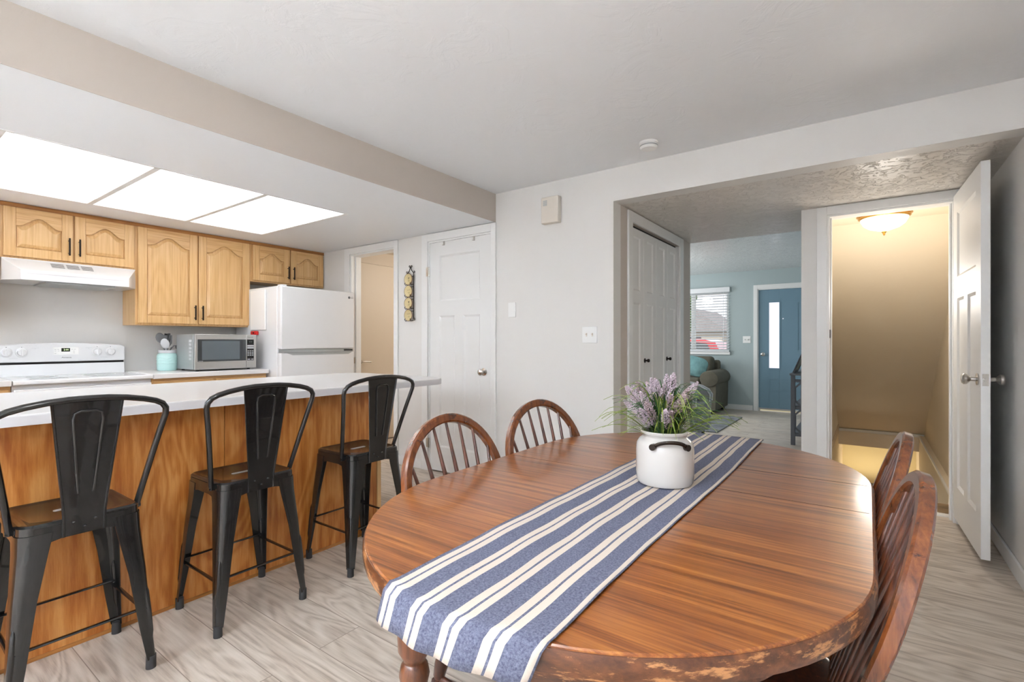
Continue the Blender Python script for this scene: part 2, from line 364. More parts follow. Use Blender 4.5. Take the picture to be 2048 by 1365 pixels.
def text(name, body, size, loc, rot, m, parent=None, ext=.0004, sxy=(1, 1)):
    cu = bpy.data.curves.new(name, 'FONT'); cu.body = body; cu.size = size; cu.extrude = ext; cu.align_x = 'CENTER'; cu.align_y = 'CENTER'
    tmp = bpy.data.objects.new(name, cu); C.objects.link(tmp)
    dg = bpy.context.evaluated_depsgraph_get(); dg.update()
    me = bpy.data.meshes.new_from_object(tmp.evaluated_get(dg)); bpy.data.objects.remove(tmp)
    me.materials.clear(); me.materials.append(M[m])
    o = bpy.data.objects.new(name, me); C.objects.link(o); o.location = loc; o.rotation_euler = rot; o.scale = (sxy[0], sxy[1], 1)
    if parent: o.parent = parent
    return o

# ------------------------------------------------------------------ shell
ZC, ZS = 2.347, 2.12          # dining ceiling, lowered kitchen / hall ceiling
XL, XR, YB = -5.10, .5925, -2.6
YW = 3.16; XS = -2.445        # partition with the doors, soffit face
XH = -1.42                    # closet wall face
YL0, YL = 4.96, 9.08          # living room
st = MB().box(XL-.1, 2.2, YB-.1, 4.36, -.12, 0); st.box(XL-.1, -.34, 4.36, YL+.1, -.12, 0)
struct(st.build('floor', 'floor', smooth=False))
struct(box('ceiling', 'ceil', XS, XR+.1, YB-.1, YW+.12, ZC, ZC+.1))
# lowered kitchen ceiling with the recess of the light panels
LX0, LX1, LY0, LY1 = -4.42, -3.20, .465, 2.295
k = MB().box(XL-.1, LX0, YB-.1, YW+.12, ZS, ZC+.1); k.box(LX1, XS, YB-.1, YW+.12, ZS, ZC+.1)
k.box(LX0, LX1, YB-.1, LY0, ZS, ZC+.1); k.box(LX0, LX1, LY1, YW+.12, ZS, ZC+.1); k.box(LX0, LX1, LY0, LY1, ZC, ZC+.1)
struct(k.build('ceiling_kitchen', 'ceilk', smooth=False))
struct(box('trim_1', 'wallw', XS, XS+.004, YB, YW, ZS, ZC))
ch_ = MB().box(XH-.1, XR+.1, YW+.12, 4.30, ZS, ZC+.1); ch_.box(XH-.1, -.345, 4.30, YL0, ZS, ZC+.1)
struct(ch_.build('ceiling_hall', 'ceilh', smooth=False))
struct(box('ceiling_living', 'ceill', -5.2, -.30, YL0, YL+.1, ZC, ZC+.1))
struct(box('wall_left', 'kwall', XL-.1, XL, YB-.1, YW+.12, 0, ZC))
struct(box('wall_right', 'wall', XR, XR+.1, YB-.1, 4.31, 0, ZC))
# wall behind the camera with window openings added to let in light
r = MB().box(XL-.1, -4.65, YB-.1, YB, 0, ZC); r.box(-4.65, -3.35, YB-.1, YB, 0, .95); r.box(-4.65, -3.35, YB-.1, YB, 2.05, ZC)
r.box(-3.35, -2.6, YB-.1, YB, 0, ZC); r.box(-2.6, 0, YB-.1, YB, 0, .5); r.box(-2.6, 0, YB-.1, YB, 2.2, ZC); r.box(0, XR+.1, YB-.1, YB, 0, ZC)
struct(r.build('wall_rear', 'wall', smooth=False))
# partition with kitchen door, pantry door and the header of the hall opening
KX0, KX1, PX0, PX1, DH = -4.335, -3.655, -3.205, -2.482, 2.05
r = MB().box(XL, KX0, YW, YW+.12, 0, ZC); r.box(KX0, KX1, YW, YW+.12, DH, ZC); r.box(KX1, PX0, YW, YW+.12, 0, ZC)
r.box(PX0, PX1, YW, YW+.12, DH, ZC); r.box(PX1, XH, YW, YW+.12, 0, ZC); r.box(XH, XR, YW, YW+.12, ZS, ZC)
struct(r.build('wall_middle', 'wall', smooth=False))
# closet wall
CY0, CY1, CH = 3.47, 4.60, 2.035
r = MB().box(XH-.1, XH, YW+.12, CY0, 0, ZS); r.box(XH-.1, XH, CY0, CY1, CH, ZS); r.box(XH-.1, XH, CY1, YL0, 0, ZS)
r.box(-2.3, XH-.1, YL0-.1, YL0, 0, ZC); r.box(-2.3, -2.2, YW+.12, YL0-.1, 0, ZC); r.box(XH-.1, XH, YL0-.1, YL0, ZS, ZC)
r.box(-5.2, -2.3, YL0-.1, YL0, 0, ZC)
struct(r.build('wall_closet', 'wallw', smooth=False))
# stair partition (Y=4.19) and stair enclosure
SY = 4.19; SX0, SX1, SH = -.24, .45, 2.06; SLX = -.345
r = MB().box(-.40, SX0, SY, SY+.11, 0, ZS); r.box(SX0, SX1, SY, SY+.11, SH, ZS); r.box(SX1, XR, SY, SY+.11, 0, ZS)
r.box(-.40, SLX, SY+.11, YL, 0, ZC)
struct(r.build('wall_hall', 'wall', smooth=False))
struct(box('wall_stair', 'stairw', XR, XR+.1, 4.31, 11, -3, ZS+.1)); struct(box('wall_stairwell', 'stairw', -.40, SLX, 4.36, 9.9, -3, 0))
# flat and then raking ceiling over the descending stairs, ending in a beam
ys, ye, ze = 4.93, 8.42, -.07
rk = MB().prism([(4.30, ZS), (ys, ZS), (ye, ze), (ye+.12, ze), (ye+.12, ZS+.1), (4.30, ZS+.1)], SLX, XR, 'YZ')
struct(rk.build('ceiling_stair', 'stairw', smooth=False))
struct(box('trim_2', 'trim', SLX, XR, ye-.03, ye+.12, ze-.035, ze))
struct(box('wall_beam', 'stairw', SLX, XR, ye, ye+.12, -.30, ze-.035))
struct(box('wall_basement', 'dkst', SLX-2, XR, 9.75, 9.85, -3, .2))
struct(box('floor_basement', 'carpet', -2.4, XR, 8.0, 9.75, -3.0, -2.9))
# foundation ledge along the stair wall, white edge strip
struct(box('wall_ledge', 'stairw', .54, XR, 4.62, ye, -3, -.085))
struct(box('trim_3', 'trim', .53, .545, 4.62, ye, -.10, -.078))
# stairs: landing nosing and treads going down
struct(box('floor_landing', 'carpet', SLX, XR, 4.36, 4.60, -.2, .012))
s = MB()
for i in range(1, 13): s.box(SLX+.001, .529, 4.60+.26*(i-1), 4.60+.26*i, -.2*i-.2, -.2*i)
tag(s.build('staircase', 'carpet', smooth=False), 'brown speckled carpeted stairs going down behind the open white door', 'staircase')
struct(box('trim_4', 'trim', SX0, SX1, 4.30, 4.36, 0, .008))
# living room walls
WX0, WX1, WZ0, WZ1 = -3.35, -1.955, .98, 2.03
DX0, DX1 = -1.50, -.585
r = MB().box(-5.2, WX0, YL, YL+.15, 0, ZC); r.box(WX0, WX1, YL, YL+.15, 0, WZ0); r.box(WX0, WX1, YL, YL+.15, WZ1, ZC)
r.box(WX1, DX0, YL, YL+.15, 0, ZC); r.box(DX0, DX1, YL, YL+.15, 2.03, ZC); r.box(DX1, -.40, YL, YL+.15, 0, ZC)
r.box(-.404, -.40, YL0+.4, YL, 0, ZC)
struct(r.build('wall_front', 'bluew', smooth=False))
r = MB().box(-5.2, -5.1, YL0, 6.1, 0, ZC); r.box(-5.2, -5.1, 8.3, YL+.15, 0, ZC); r.box(-5.2, -5.1, 6.1, 8.3, 0, .8); r.box(-5.2, -5.1, 6.1, 8.3, 2.1, ZC)
struct(r.build('wall_living', 'bluew', smooth=False))
# back room seen through the kitchen doorway
r = MB().box(-4.78, -4.66, YW+.12, 5.6, 0, 2.35); r.box(-4.78, -2.2, 5.5, 5.6, 0, 2.35)
r.box(-3.3, -2.3, YW+.12, YW+.14, 0, 2.3)
struct(r.build('wall_utility', 'beige', smooth=False))
struct(box('ceiling_utility', 'beige', -4.78, -2.3, YW+.12, 5.5, 2.20, 2.3))
# baseboards
def base(n, x0, x1, y0, y1): struct(box(n, 'trim', x0, x1, y0, y1, 0, .085, bevel=.004))
base('baseboard_right', XR-.013, XR, YB, SY); base('baseboard_middle', PX1+.075, XH, YW-.013, YW)
base('baseboard_pier', KX1+.06, PX0-.075, YW-.013, YW); base('baseboard_front', -5.0, DX0-.07, YL-.013, YL)
base('baseboard_utility', -4.66, -4.645, YW+.13, 3.5)
# frames of the added windows behind the camera
for n, (x0, x1, z0, z1) in enumerate(((-4.65, -3.35, .95, 2.05), (-2.6, 0, .5, 2.2))):
    f = MB(); xm = (x0+x1)/2
    f.box(x0, x0+.05, YB-.08, YB-.03, z0, z1); f.box(x1-.05, x1, YB-.08, YB-.03, z0, z1); f.box(x0+.05, x1-.05, YB-.08, YB-.03, z0, z0+.05)
    f.box(x0+.05, x1-.05, YB-.08, YB-.03, z1-.05, z1); f.box(xm-.025, xm+.025, YB-.08, YB-.03, z0+.05, z1-.05)
    struct(f.build('window_%d' % (n+2), 'trim', smooth=False))

# ------------------------------------------------------------------ door casings
def casing(n, x0, x1, z1, wl, wr, wt, y, m='trim', d=.016, floorz=0):
    f = MB().box(x0-wl, x0, y-d, y, floorz, z1+wt); f.box(x1, x1+wr, y-d, y, floorz, z1+wt); f.box(x0, x1, y-d, y, z1, z1+wt)
    f.box(x0-.001, x0+.014, y-.001, y+.121, floorz, z1); f.box(x1-.014, x1+.001, y-.001, y+.121, floorz, z1); f.box(x0+.014, x1-.014, y-.001, y+.121, z1-.014, z1+.001)
    f.box(x0+.014, x0+.026, y+.05, y+.09, floorz, z1-.014); f.box(x1-.026, x1-.014, y+.05, y+.09, floorz, z1-.014)
    return struct(f.build(n, m, bevel=.002, smooth=False))
casing('trim_5', KX0, KX1, DH, .085, .055, .066, YW)
casing('trim_6', PX0, PX1, DH, .072, .048, .066, YW)
casing('trim_7', SX0, SX1, SH, .062, .07, .058, SY)
casing('trim_8', DX0, DX1, 2.03, .06, .06, .07, YL)
f = MB().box(XH, XH+.016, CY0-.075, CY0, 0, CH+.078); f.box(XH, XH+.016, CY1, CY1+.10, 0, CH+.078); f.box(XH, XH+.016, CY0, CY1, CH, CH+.078)
f.box(XH-.1, XH+.001, CY0-.001, CY0+.004, 0, CH); f.box(XH-.1, XH+.001, CY1-.004, CY1+.001, 0, CH)
struct(f.build('trim_9', 'trim', bevel=.003, smooth=False))
box('strike_plate', 'nickel', KX0+.014, KX0+.017, YW+.025, YW+.05, .93, .99)
tag(bpy.data.objects['strike_plate'], 'small steel strike plate in the kitchen doorway jamb', 'strike plate')
tag(box('strike_plate', 'bronze', SX0+.014, SX0+.018, SY+.02, SY+.045, 1.18, 1.24), 'dark latch plate on the stair doorway jamb', 'strike plate')

# ------------------------------------------------------------------ panelled doors
def panel_door(mb, W, H, t, panels, recess=.009, mould=.016):
    """local: width on X 0..W, thickness on Y 0..t, height on Z; panels (x0,x1,z0,z1)"""
    xs = sorted({0, W}|{p[0] for p in panels}|{p[1] for p in panels}); zs = sorted({0, H}|{p[2] for p in panels}|{p[3] for p in panels})
    for a, b in zip(xs, xs[1:]):
        for c, d in zip(zs, zs[1:]):
            hit = [p for p in panels if p[0] <= a+1e-6 and b <= p[1]+1e-6 and p[2] <= c+1e-6 and d <= p[3]+1e-6]
            if not hit: mb.box(a, b, 0, t, c, d)
    for x0, x1, z0, z1 in panels:
        m_ = mould
        for sy, y in ((1, 0), (-1, t)):
            o = [(x0, y, z0), (x1, y, z0), (x1, y, z1), (x0, y, z1)]
            i_ = [(x0+m_, y+sy*recess, z0+m_), (x1-m_, y+sy*recess, z0+m_), (x1-m_, y+sy*recess, z1-m_), (x0+m_, y+sy*recess, z1-m_)]
            A = [mb.P(p) for p in o]; B = [mb.P(p) for p in i_]
            for q in range(4): mb.f.append([A[q], A[(q+1) % 4], B[(q+1) % 4], B[q]])
            mb.f.append(B)
def rotz_at(x, y, z, a): return Matrix.Translation((x, y, z)) @ Matrix.Rotation(a, 4, 'Z')
def craftsman(W, H):
    st_ = .115; ms = .10; zb, zm0, zm1, zt = .21, 1.37, 1.50, H-.12
    return [(st_, W-st_, zm1, zt), (st_, W/2-ms/2, zb, zm0), (W/2+ms/2, W-st_, zb, zm0)]
def knob_mb(mb, p, d, r=.026, k=1):
    """round door knob with rose at p, pointing along d (unit vector)"""
    p = Vector(p); d = Vector(d)
    pr = [(0, .030), (.006, .031), (.010, .012), (.030, .011), (.036, .018), (.046, r), (.056, r*1.02), (.064, r*.75), (.067, .004)]
    mb.tube([p+d*a*k for a, b in pr], [b*k for a, b in pr], 20)
# pantry door (closed)
mb = MB(); mb.T = rotz_at(PX0+.014, YW+.006, .012, 0); W = PX1-PX0-.028; panel_door(mb, W-.004, 2.022, .035, craftsman(W, 2.022))
pd = struct(mb.build('door_1', 'trimw', smooth=False))
mb = MB(); knob_mb(mb, (PX1-.085, YW+.006, .905), (0, -1, 0)); mb.build('door_knob', 'nickel', pd)
for z in (.25, 1.78):
    mb = MB(); mb.cyl((PX0+.012, YW-.006, z-.045), (PX0+.012, YW-.006, z+.045), .006); mb.box(PX0-.012, PX0+.012, YW-.002-.016, YW-.0165, z-.04, z+.04)
    mb.build('hinge', 'nickel', pd)
for x in (PX0+.19, PX1-.19):
    mb = MB().box(x-.008, x+.008, YW-.002, YW+.004, 2.0, 2.034); mb.box(x-.008, x+.008, YW-.012, YW, 1.998, 2.004); mb.build('hook', 'nickel', pd)
# stair door: wide open toward the camera, hinged on the right jamb
hx, hy = .437, 4.172; tip = (.462, 3.425); ang = math.atan2(tip[1]-hy, tip[0]-hx)
DW = .75
mb = MB(); mb.T = rotz_at(hx, hy, .05, ang); panel_door(mb, DW, 2.02, .036, craftsman(DW, 2.02))
sd = struct(mb.build('door_2', 'trimw', smooth=False))
T = rotz_at(hx, hy, 0, ang)
for s_, y in ((-1, 0), (1, .036)):
    p = T @ Vector((DW-.06, y, .96)); d = (T.to_3x3() @ Vector((0, s_, 0))).normalized()
    mb = MB(); knob_mb(mb, p, d, .028); mb.build('door_knob', 'nickel', sd)
mb = MB(); mb.T = T; mb.box(DW, DW+.002, .006, .030, .93, .99); mb.cyl((DW, .018, .96), (DW+.012, .018, .96), .008); mb.build('latch', 'nickel', sd)
# bifold closet doors, four narrow leaves
bf = None; lw = (CY1-CY0-.012)/4
for i in range(4):
    mb = MB(); y0 = CY0+.006+lw*i
    mb.T = rotz_at(XH-.012, y0+.0015, .012, PI/2)
    panel_door(mb, lw-.003, 2.0, .03, [(.07, lw-.073, 1.53, 1.94), (.07, lw-.073, .16, 1.44)], .008, .014)
    o = mb.build('door_3', 'trimw', smooth=False) if i == 0 else mb.build('door_leaf', 'trimw', bf, smooth=False)
    if i == 0: bf = struct(o)
for y in (CY0+.305, CY1-.298):
    mb = MB(); knob_mb(mb, (XH-.012, y, 1.005), (1, 0, 0), .022, .62); mb.build('door_knob', 'bronze', bf)
struct(box('trim_10', 'gap', XH-.07, XH-.03, CY0, CY1, 2.014, 2.034))
# beige flush door of the utility room
ud = struct(box('door_4', 'beige', -4.66, -4.62, 3.40, 4.18, .012, 2.045, bevel=.002))
mb = MB(); mb.lathe([(.03, 0), (.028, .01), (.01, .012), (.01, .05)], (-4.62, 3.49, .93), axis='X'); mb.tube([(-4.572, 3.49, .93), (-4.565, 3.52, .932), (-4.565, 3.60, .925)], .009)
mb.build('lever_handle', 'nickel', ud)
f = MB().box(-4.66, -4.64, 4.18, 4.25, 0, 2.115); f.box(-4.66, -4.64, 3.40, 4.18, 2.05, 2.115); struct(f.build('trim_11', 'beige', smooth=False))
# blue front door with a narrow glazed light
mb = MB(); W = DX1-DX0-.028; Y0 = YL+.02
gx0, gx1, gz0, gz1 = .155, .305, .72, 1.80
mb.T = Matrix.Translation((DX0+.014, Y0, .03))
mb.box(0, gx0, 0, .045, 0, 1.985); mb.box(gx1, W, 0, .045, 0, 1.985); mb.box(gx0, gx1, 0, .045, 0, gz0-.03); mb.box(gx0, gx1, 0, .045, gz1-.03, 1.985)
fd = struct(mb.build('door_5', 'doorb', smooth=False, bevel=.002))
X0 = DX0+.014
box('door_light', 'frost_glow', X0+gx0, X0+gx1, Y0+.012, Y0+.03, gz0, gz1, fd)
mb = MB()
for a0, a1, z0, z1 in ((gx0-.02, gx1+.02, gz0-.02, gz1+.02), ):
    for q in ((a0, a0+.02, z0, z1), (a1-.02, a1, z0, z1), (a0+.02, a1-.02, z0, z0+.02), (a0+.02, a1-.02, z1-.02, z1)):
        mb.box(X0+q[0], X0+q[1], Y0-.006, Y0+.004, q[2], q[3])
def ring(mb, a0, a1, z0, z1, wd=.014):
    for q in ((a0, a0+wd, z0, z1), (a1-wd, a1, z0, z1), (a0+wd, a1-wd, z0, z0+wd), (a0+wd, a1-wd, z1-wd, z1)):
        mb.box(X0+q[0], X0+q[1], Y0-.006, Y0+.004, q[2], q[3])
ring(mb, .155, W-.155, .34, .55); ring(mb, W-.33, W-.155, .68, .90); ring(mb, W-.33, W-.155, 1.0, 1.80)
mb.build('door_moulding', 'doorb', fd, smooth=False)
mb = MB(); knob_mb(mb, (X0+.065, Y0, .945), (0, -1, 0), .027); mb.build('door_knob', 'nickel', fd)
mb = MB(); mb.cyl((X0+.36, Y0+.001, 1.53), (X0+.36, Y0-.004, 1.53), .009); mb.build('peephole', 'frost_glow', fd)
mb = MB().box(X0, X0+W, Y0-.012, Y0, .035, .055); mb.build('door_sweep', 'steel', fd, smooth=False)

# ------------------------------------------------------------------ wall and ceiling small things
def screw(mb, x, z, y): mb.cyl((x, y, z), (x, y-.0015, z), .003, n=10)
t = thing('wall_plate', 'blank white cover plate beside the pantry door casing', 'wall plate', (-2.276, YW, 1.405), group=None)
MB().box(-.036, .036, -.008, 0, -.058, .058).build('plate', 'whitep', t, .002)
for zz in (.042, -.042): mb = MB(); screw(mb, 0, zz, -.006); mb.build('screw', 'steels', t)
t = thing('light_switch', 'white double toggle light switch near the hall opening', 'light switch', (-1.60, YW, 1.203))
MB().box(-.058, .058, -.006, 0, -.058, .058).build('plate', 'whitep', t, .002)
for x in (-.023, .023):
    mb = MB().box(x-.005, x+.005, -.008, -.006, -.012, .012); mb.box(x-.0035, x+.0035, -.020, -.006, .0, .008); mb.build('toggle', 'ivory', t)
t = thing('door_chime', 'cream plastic door chime box high on the wall near the hall opening', 'door chime', (-1.905, YW, 2.13))
MB().box(-.073, .073, -.05, 0, -.10, .095).build('cover', 'ivory', t, .006)
mb = MB()
for k_ in range(6): mb.box(-.055, -.02, -.0512, -.0498, .03+.007*k_, .034+.007*k_)
mb.build('speaker_slot', 'steels', t, smooth=False)
t = thing('smoke_detector', 'round white smoke detector on the dining ceiling', 'smoke detector', (-1.066, 2.876, ZC))
MB().lathe([(.055, 0), (.055, -.012), (.050, -.014), (.052, -.030), (.044, -.040), (.02, -.043), (.001, -.043)]).build('housing', 'whitep', t)
MB().lathe([(.0522, -.020), (.0528, -.022), (.0528, -.026), (.0522, -.028), (.0522, -.020)], n=40, cap=False).build('vent', 'steels', t)
t = thing('light_switch', 'white double light switch on the blue wall beside the front door', 'light switch', (-1.665, YL, 1.19))
MB().box(-.06, .06, -.006, 0, -.058, .058).build('plate', 'whitep', t, .002)
for x in (-.023, .023): MB().box(x-.005, x+.005, -.018, -.006, -.01, .008).build('toggle', 'steels', t)

# flush mount lamp on the stair ceiling
t = thing('ceiling_lamp', 'brass flush ceiling lamp with lit alabaster glass bowl over the stairs', 'lamp', (.095, 4.645, ZS))
MB().lathe([(.150, 0), (.170, -.006), (.172, -.016), (.160, -.022), (.163, -.032), (.150, -.042), (.146, -.042)], n=40).build('rim', 'brass', t)
MB().lathe([(.148, -.040), (.146, -.052), (.128, -.085), (.095, -.110), (.055, -.124), (.03, -.132), (.012, -.138), (.001, -.138)], n=40).build('glass_bowl', 'lampg', t)
MB().lathe([(.001, -.134), (.016, -.138), (.018, -.142), (.008, -.148), (.009, -.156), (.005, -.162), (.001, -.17)], n=20).build('finial', 'brass', t)
def lamp_light(name, loc, power, col, r):
    l = bpy.data.lights.new(name, 'POINT'); l.energy = power; l.color = col; l.shadow_soft_size = r
    o = bpy.data.objects.new(name, l); C.objects.link(o); o.location = loc; return o
lamp_light('stair_lamp_light', (.095, 4.58, ZS-.60), 2.3, (1, .94, .86), .18)
lamp_light('basement_lamp_light', (0, 9.3, -1.2), 2.2, (1, .84, .58), .08)
lamp_light('utility_room_light', (-3.4, 4.4, 1.9), 4.6, (1, .96, .90), .1)
t = thing('ceiling_lamp', 'round white ceiling lamp added out of view to brighten the living room and hall', 'lamp', (-2.9, 6.9, ZC))  # lamp added behind the closet wall to lift the hall and living room
MB().lathe([(.15, 0), (.16, -.02), (.14, -.05), (.07, -.075), (.001, -.08)], n=32).build('glass_bowl', 'whitep', t)
lamp_light('living_fill', (-2.9, 6.9, ZC-.3), 5, (.94, .98, 1), .12)
# unseen pendant added above the dining table to light the ceiling
t = thing('added_pendant', 'added pendant lamp out of view above the dining table, lighting the ceiling', 'lamp', (-.5, .25, ZC))
MB().lathe([(.001, 0), (.06, 0), (.06, -.015), (.03, -.03), (.001, -.03)], n=32).build('canopy', 'nickel', t)
MB().cyl((0, 0, -.02), (0, 0, -.36), .004).build('cord', 'black', t)
MB().lathe([(.001, -.36), (.02, -.362), (.022, -.39), (.001, -.395)], n=24).build('socket', 'nickel', t)
lamp_light('pendant_fill', (-.5, .25, 1.80), 4, (.96, .98, 1), .13)

# ------------------------------------------------------------------ kitchen ceiling light
t = thing('ceiling_light', 'long recessed kitchen ceiling light with three glowing white diffusers', 'ceiling light', ((LX0+LX1)/2, (LY0+LY1)/2, ZS))
cx_, cy_ = (LX0+LX1)/2, (LY0+LY1)/2; seg_ = (LY1-LY0)/3
for i in range(3):
    MB().box(LX0-cx_+.004, LX1-cx_-.004, LY0-cy_+seg_*i+.014, LY0-cy_+seg_*(i+1)-.014, .004, .012).build('diffuser', 'panel', t, smooth=False)
mb = MB()
for i in (1, 2): mb.box(LX0-cx_, LX1-cx_, LY0-cy_+seg_*i-.016, LY0-cy_+seg_*i+.016, -.003, .004)
mb.box(LX0-cx_-.012, LX0-cx_+.006, LY0-cy_-.012, LY1-cy_+.012, -.003, .004); mb.box(LX1-cx_-.006, LX1-cx_+.012, LY0-cy_-.012, LY1-cy_+.012, -.003, .004)
mb.box(LX0-cx_+.006, LX1-cx_-.006, LY0-cy_-.012, LY0-cy_+.015, -.003, .004); mb.box(LX0-cx_+.006, LX1-cx_-.006, LY1-cy_-.015, LY1-cy_+.012, -.003, .004)
mb.build('frame', 'whitep', t, smooth=False)

# ------------------------------------------------------------------ kitchen cabinets
def arch_outline(w, h, ar, n=18, inset=0):
    """cathedral panel outline, bottom-left origin; list of (a,b)"""
    pts = [(inset, inset), (w-inset, inset)]
    for i in range(n+1):
        u = 1-2*i/n; a = w/2+u*(w/2-inset); bmp = .5*(1+math.cos(PI*min(abs(u)/.92, 1)))
        pts.append((a, h-ar-inset+ar*bmp))
    return pts
def cab_door(parent, name, w, h, ar, hinge, fx, hz='low', stile=.062, rail=.062):
    """door in the cabinet's local frame at local y0,z0; faces +X"""
    y0, z0 = fx
    X = 0.0
    mb = MB(); iw, ih = w-2*stile, h-2*rail
    D = [(X, 0), (X+.020, 0)]
    # flat back sheet
    mb.box(X, X+.006, y0, y0+w, z0, z0+h)
    mb.box(X+.006, X+.020, y0, y0+stile, z0, z0+h); mb.box(X+.006, X+.020, y0+w-stile, y0+w, z0, z0+h)
    mb.box(X+.006, X+.020, y0+stile, y0+w-stile, z0, z0+rail)
    o1 = mb.build(name, 'oak', parent, .003, smooth=False)
    out = arch_outline(iw, ih, ar)
    top = [(y0+stile+a, z0+rail+b) for a, b in out[2:]]
    poly = top+[(y0+stile, z0+h), (y0+w-stile, z0+h)]
    MB().prism(poly, X+.006, X+.020, 'YZ').build('top_rail', 'oakh', o1, .003, smooth=False)
    rings = []
    for ins, dx in ((.004, .006), (.006, .010), (.028, .0195), (.030, .0195)):
        q = arch_outline(iw, ih, ar, 18, ins); rings.append([(X+dx, y0+stile+a, z0+rail+b) for a, b in q])
    MB().loft(rings).build('raised_panel', 'oak', o1, smooth=False)
    # bar handle
    hy_ = y0+w-.024 if hinge == 'L' else y0+.024
    hz0 = z0+.035 if h > .5 else z0+.04
    hl = .128
    mb = MB(); mb.box(X+.040, X+.050, hy_-.005, hy_+.005, hz0, hz0+hl)
    for zz in (hz0+.018, hz0+hl-.018): mb.cyl((X+.020, hy_, zz), (X+.041, hy_, zz), .0045, n=10)
    mb.build('handle', 'bronze', o1, .001)
    return o1
def upper_cabinet(label, y0, y1, z0, z1, doors, fx0=-4.81, group='oak wall cabinets along the kitchen wall'):
    t = thing('wall_cabinet', label, 'cabinet', (fx0, 0, 0), 0, group)
    mb = MB().box(XL-fx0, 0, y0, y1, z0, z1)
    mb.build('body', 'oak', t, .001, smooth=False)
    if z1 > 2.09: MB().box(-.001, .012, y0, y1, z1-.03, z1-.001).build('top_moulding', 'oakd', t, .002, smooth=False)
    for (a, b, c, d, hg) in doors:
        cab_door(t, 'door', b-a, d-c, (.075 if d-c > .5 else .065), hg, (a, c))
    return t
CT = ZS-.001
upper_cabinet('short oak two-door wall cabinet above the range hood', .690, 1.457, 1.735, CT, [(.703, 1.068, 1.748, 2.088, 'L'), (1.079, 1.444, 1.748, 2.088, 'R')])
upper_cabinet('tall oak two-door wall cabinet above the microwave', 1.457, 2.372, 1.292, CT, [(1.472, 1.908, 1.308, 2.088, 'L'), (1.919, 2.357, 1.308, 2.088, 'R')])
upper_cabinet('short oak two-door wall cabinet above the refrigerator', 2.372, YW-.002, 1.735, CT, [(2.395, 2.765, 1.748, 2.088, 'L'), (2.777, 3.145, 1.748, 2.088, 'R')])
upper_cabinet('tall oak wall cabinet left of the hood cabinet', .10, .690, 1.292, CT, [(.115, .385, 1.308, 2.088, 'L'), (.395, .675, 1.308, 2.088, 'R')])

# base cabinets and worktops either side of the stove
def base_cabinet(label, y0, y1, fx, doors, toe=.09):
    t = thing('base_cabinet', label, 'cabinet', (fx, 0, 0), 0, 'oak base cabinets beside the stove')
    mb = MB().box(XL-fx+.001, -.001, y0, y1, toe, .868); mb.box(XL-fx+.05, -.06, y0, y1, 0, toe); mb.build('body', 'oakh', t, .001, smooth=False)
    n = doors; wd = (y1-y0)/n
    for i in range(n):
        a = y0+wd*i+.01; b = y0+wd*(i+1)-.01
        dr = MB().box(0, .019, a, b, .70, .85).build('drawer', 'oakh', t, .004, smooth=False)
        m2 = MB().box(.040, .050, (a+b)/2-.06, (a+b)/2+.06, .77, .78)
        for yy in (-.045, .045): m2.cyl((.019, (a+b)/2+yy, .775), (.041, (a+b)/2+yy, .775), .0045, n=8)
        m2.build('handle', 'bronze', dr)
        cab_door(t, 'door', b-a, .58, .06, 'L' if i % 2 == 0 else 'R', (a, .105))
    return t
base_cabinet('oak base cabinet under the microwave', 1.449, 2.335, -4.44, 2)
base_cabinet('oak base cabinet left of the stove', -.6, .684, -4.44, 3)
for lab, y0, y1 in (('white laminate worktop under the microwave', 1.449, 2.337), ('white laminate worktop left of the stove', -.6, .682)):
    t = thing('countertop', lab, 'countertop', (0, 0, 0), 0)
    MB().box(XL+.001, -4.392, y0, y1, .870, .908).build('slab', 'lam', t, .004)

# island: plywood back panel, end post and peninsula top
t = thing('island_cabinet', 'long plywood-backed kitchen island under the white bar top', 'kitchen island', (0, 0, 0))
MB().box(-3.26, -2.450, -.9, 1.968, .0, .868).build('body', 'oak', t, smooth=False)
for a, b in ((-.9, .34), (.343, 1.085), (1.088, 1.968)):
    MB().box(-2.450, -2.442, a, b, .012, .868).build('back_panel', 'ply', t, smooth=False)
MB().box(-2.52, -2.438, 1.969, 1.999, 0, .868).build('end_post', 'oak', t, .002, smooth=False)
MB().box(-2.442, -2.438, -.9, 1.968, 0, .014).build('base_strip', 'oakd', t, smooth=False)
MB().box(-3.26, -2.52, 1.969, 1.985, .0, .868).build('end_panel', 'ply', t, smooth=False)
def rrect(x0, x1, y0, y1, rs, n=10):
    """rs: radii for corners (x1,y1),(x0,y1),(x0,y0),(x1,y0)"""
    out = []
    for (cx, cy, a0), r in zip(((x1, y1, 0), (x0, y1, 90), (x0, y0, 180), (x1, y0, 270)), rs):
        ccx = cx-r if a0 in (0, 270) else cx+r; ccy = cy-r if a0 in (0, 90) else cy+r
        for i in range(n+1):
            a = math.radians(a0+90*i/n); out.append((ccx+r*math.cos(a), ccy+r*math.sin(a)))
    return out
t = thing('countertop', 'long white laminate bar top with rounded end on the island', 'countertop', (0, 0, 0))
pl = rrect(-3.335, -2.290, -.95, 2.462, (.15, .22, .01, .01))
MB().prism(pl, .8725, .910).build('slab', 'lam', t, .002)
pl2 = rrect(-3.336, -2.288, -.951, 2.464, (.151, .221, .01, .01))
MB().prism(pl2, .8722, .9045).build('edge_band', 'lamE', t)

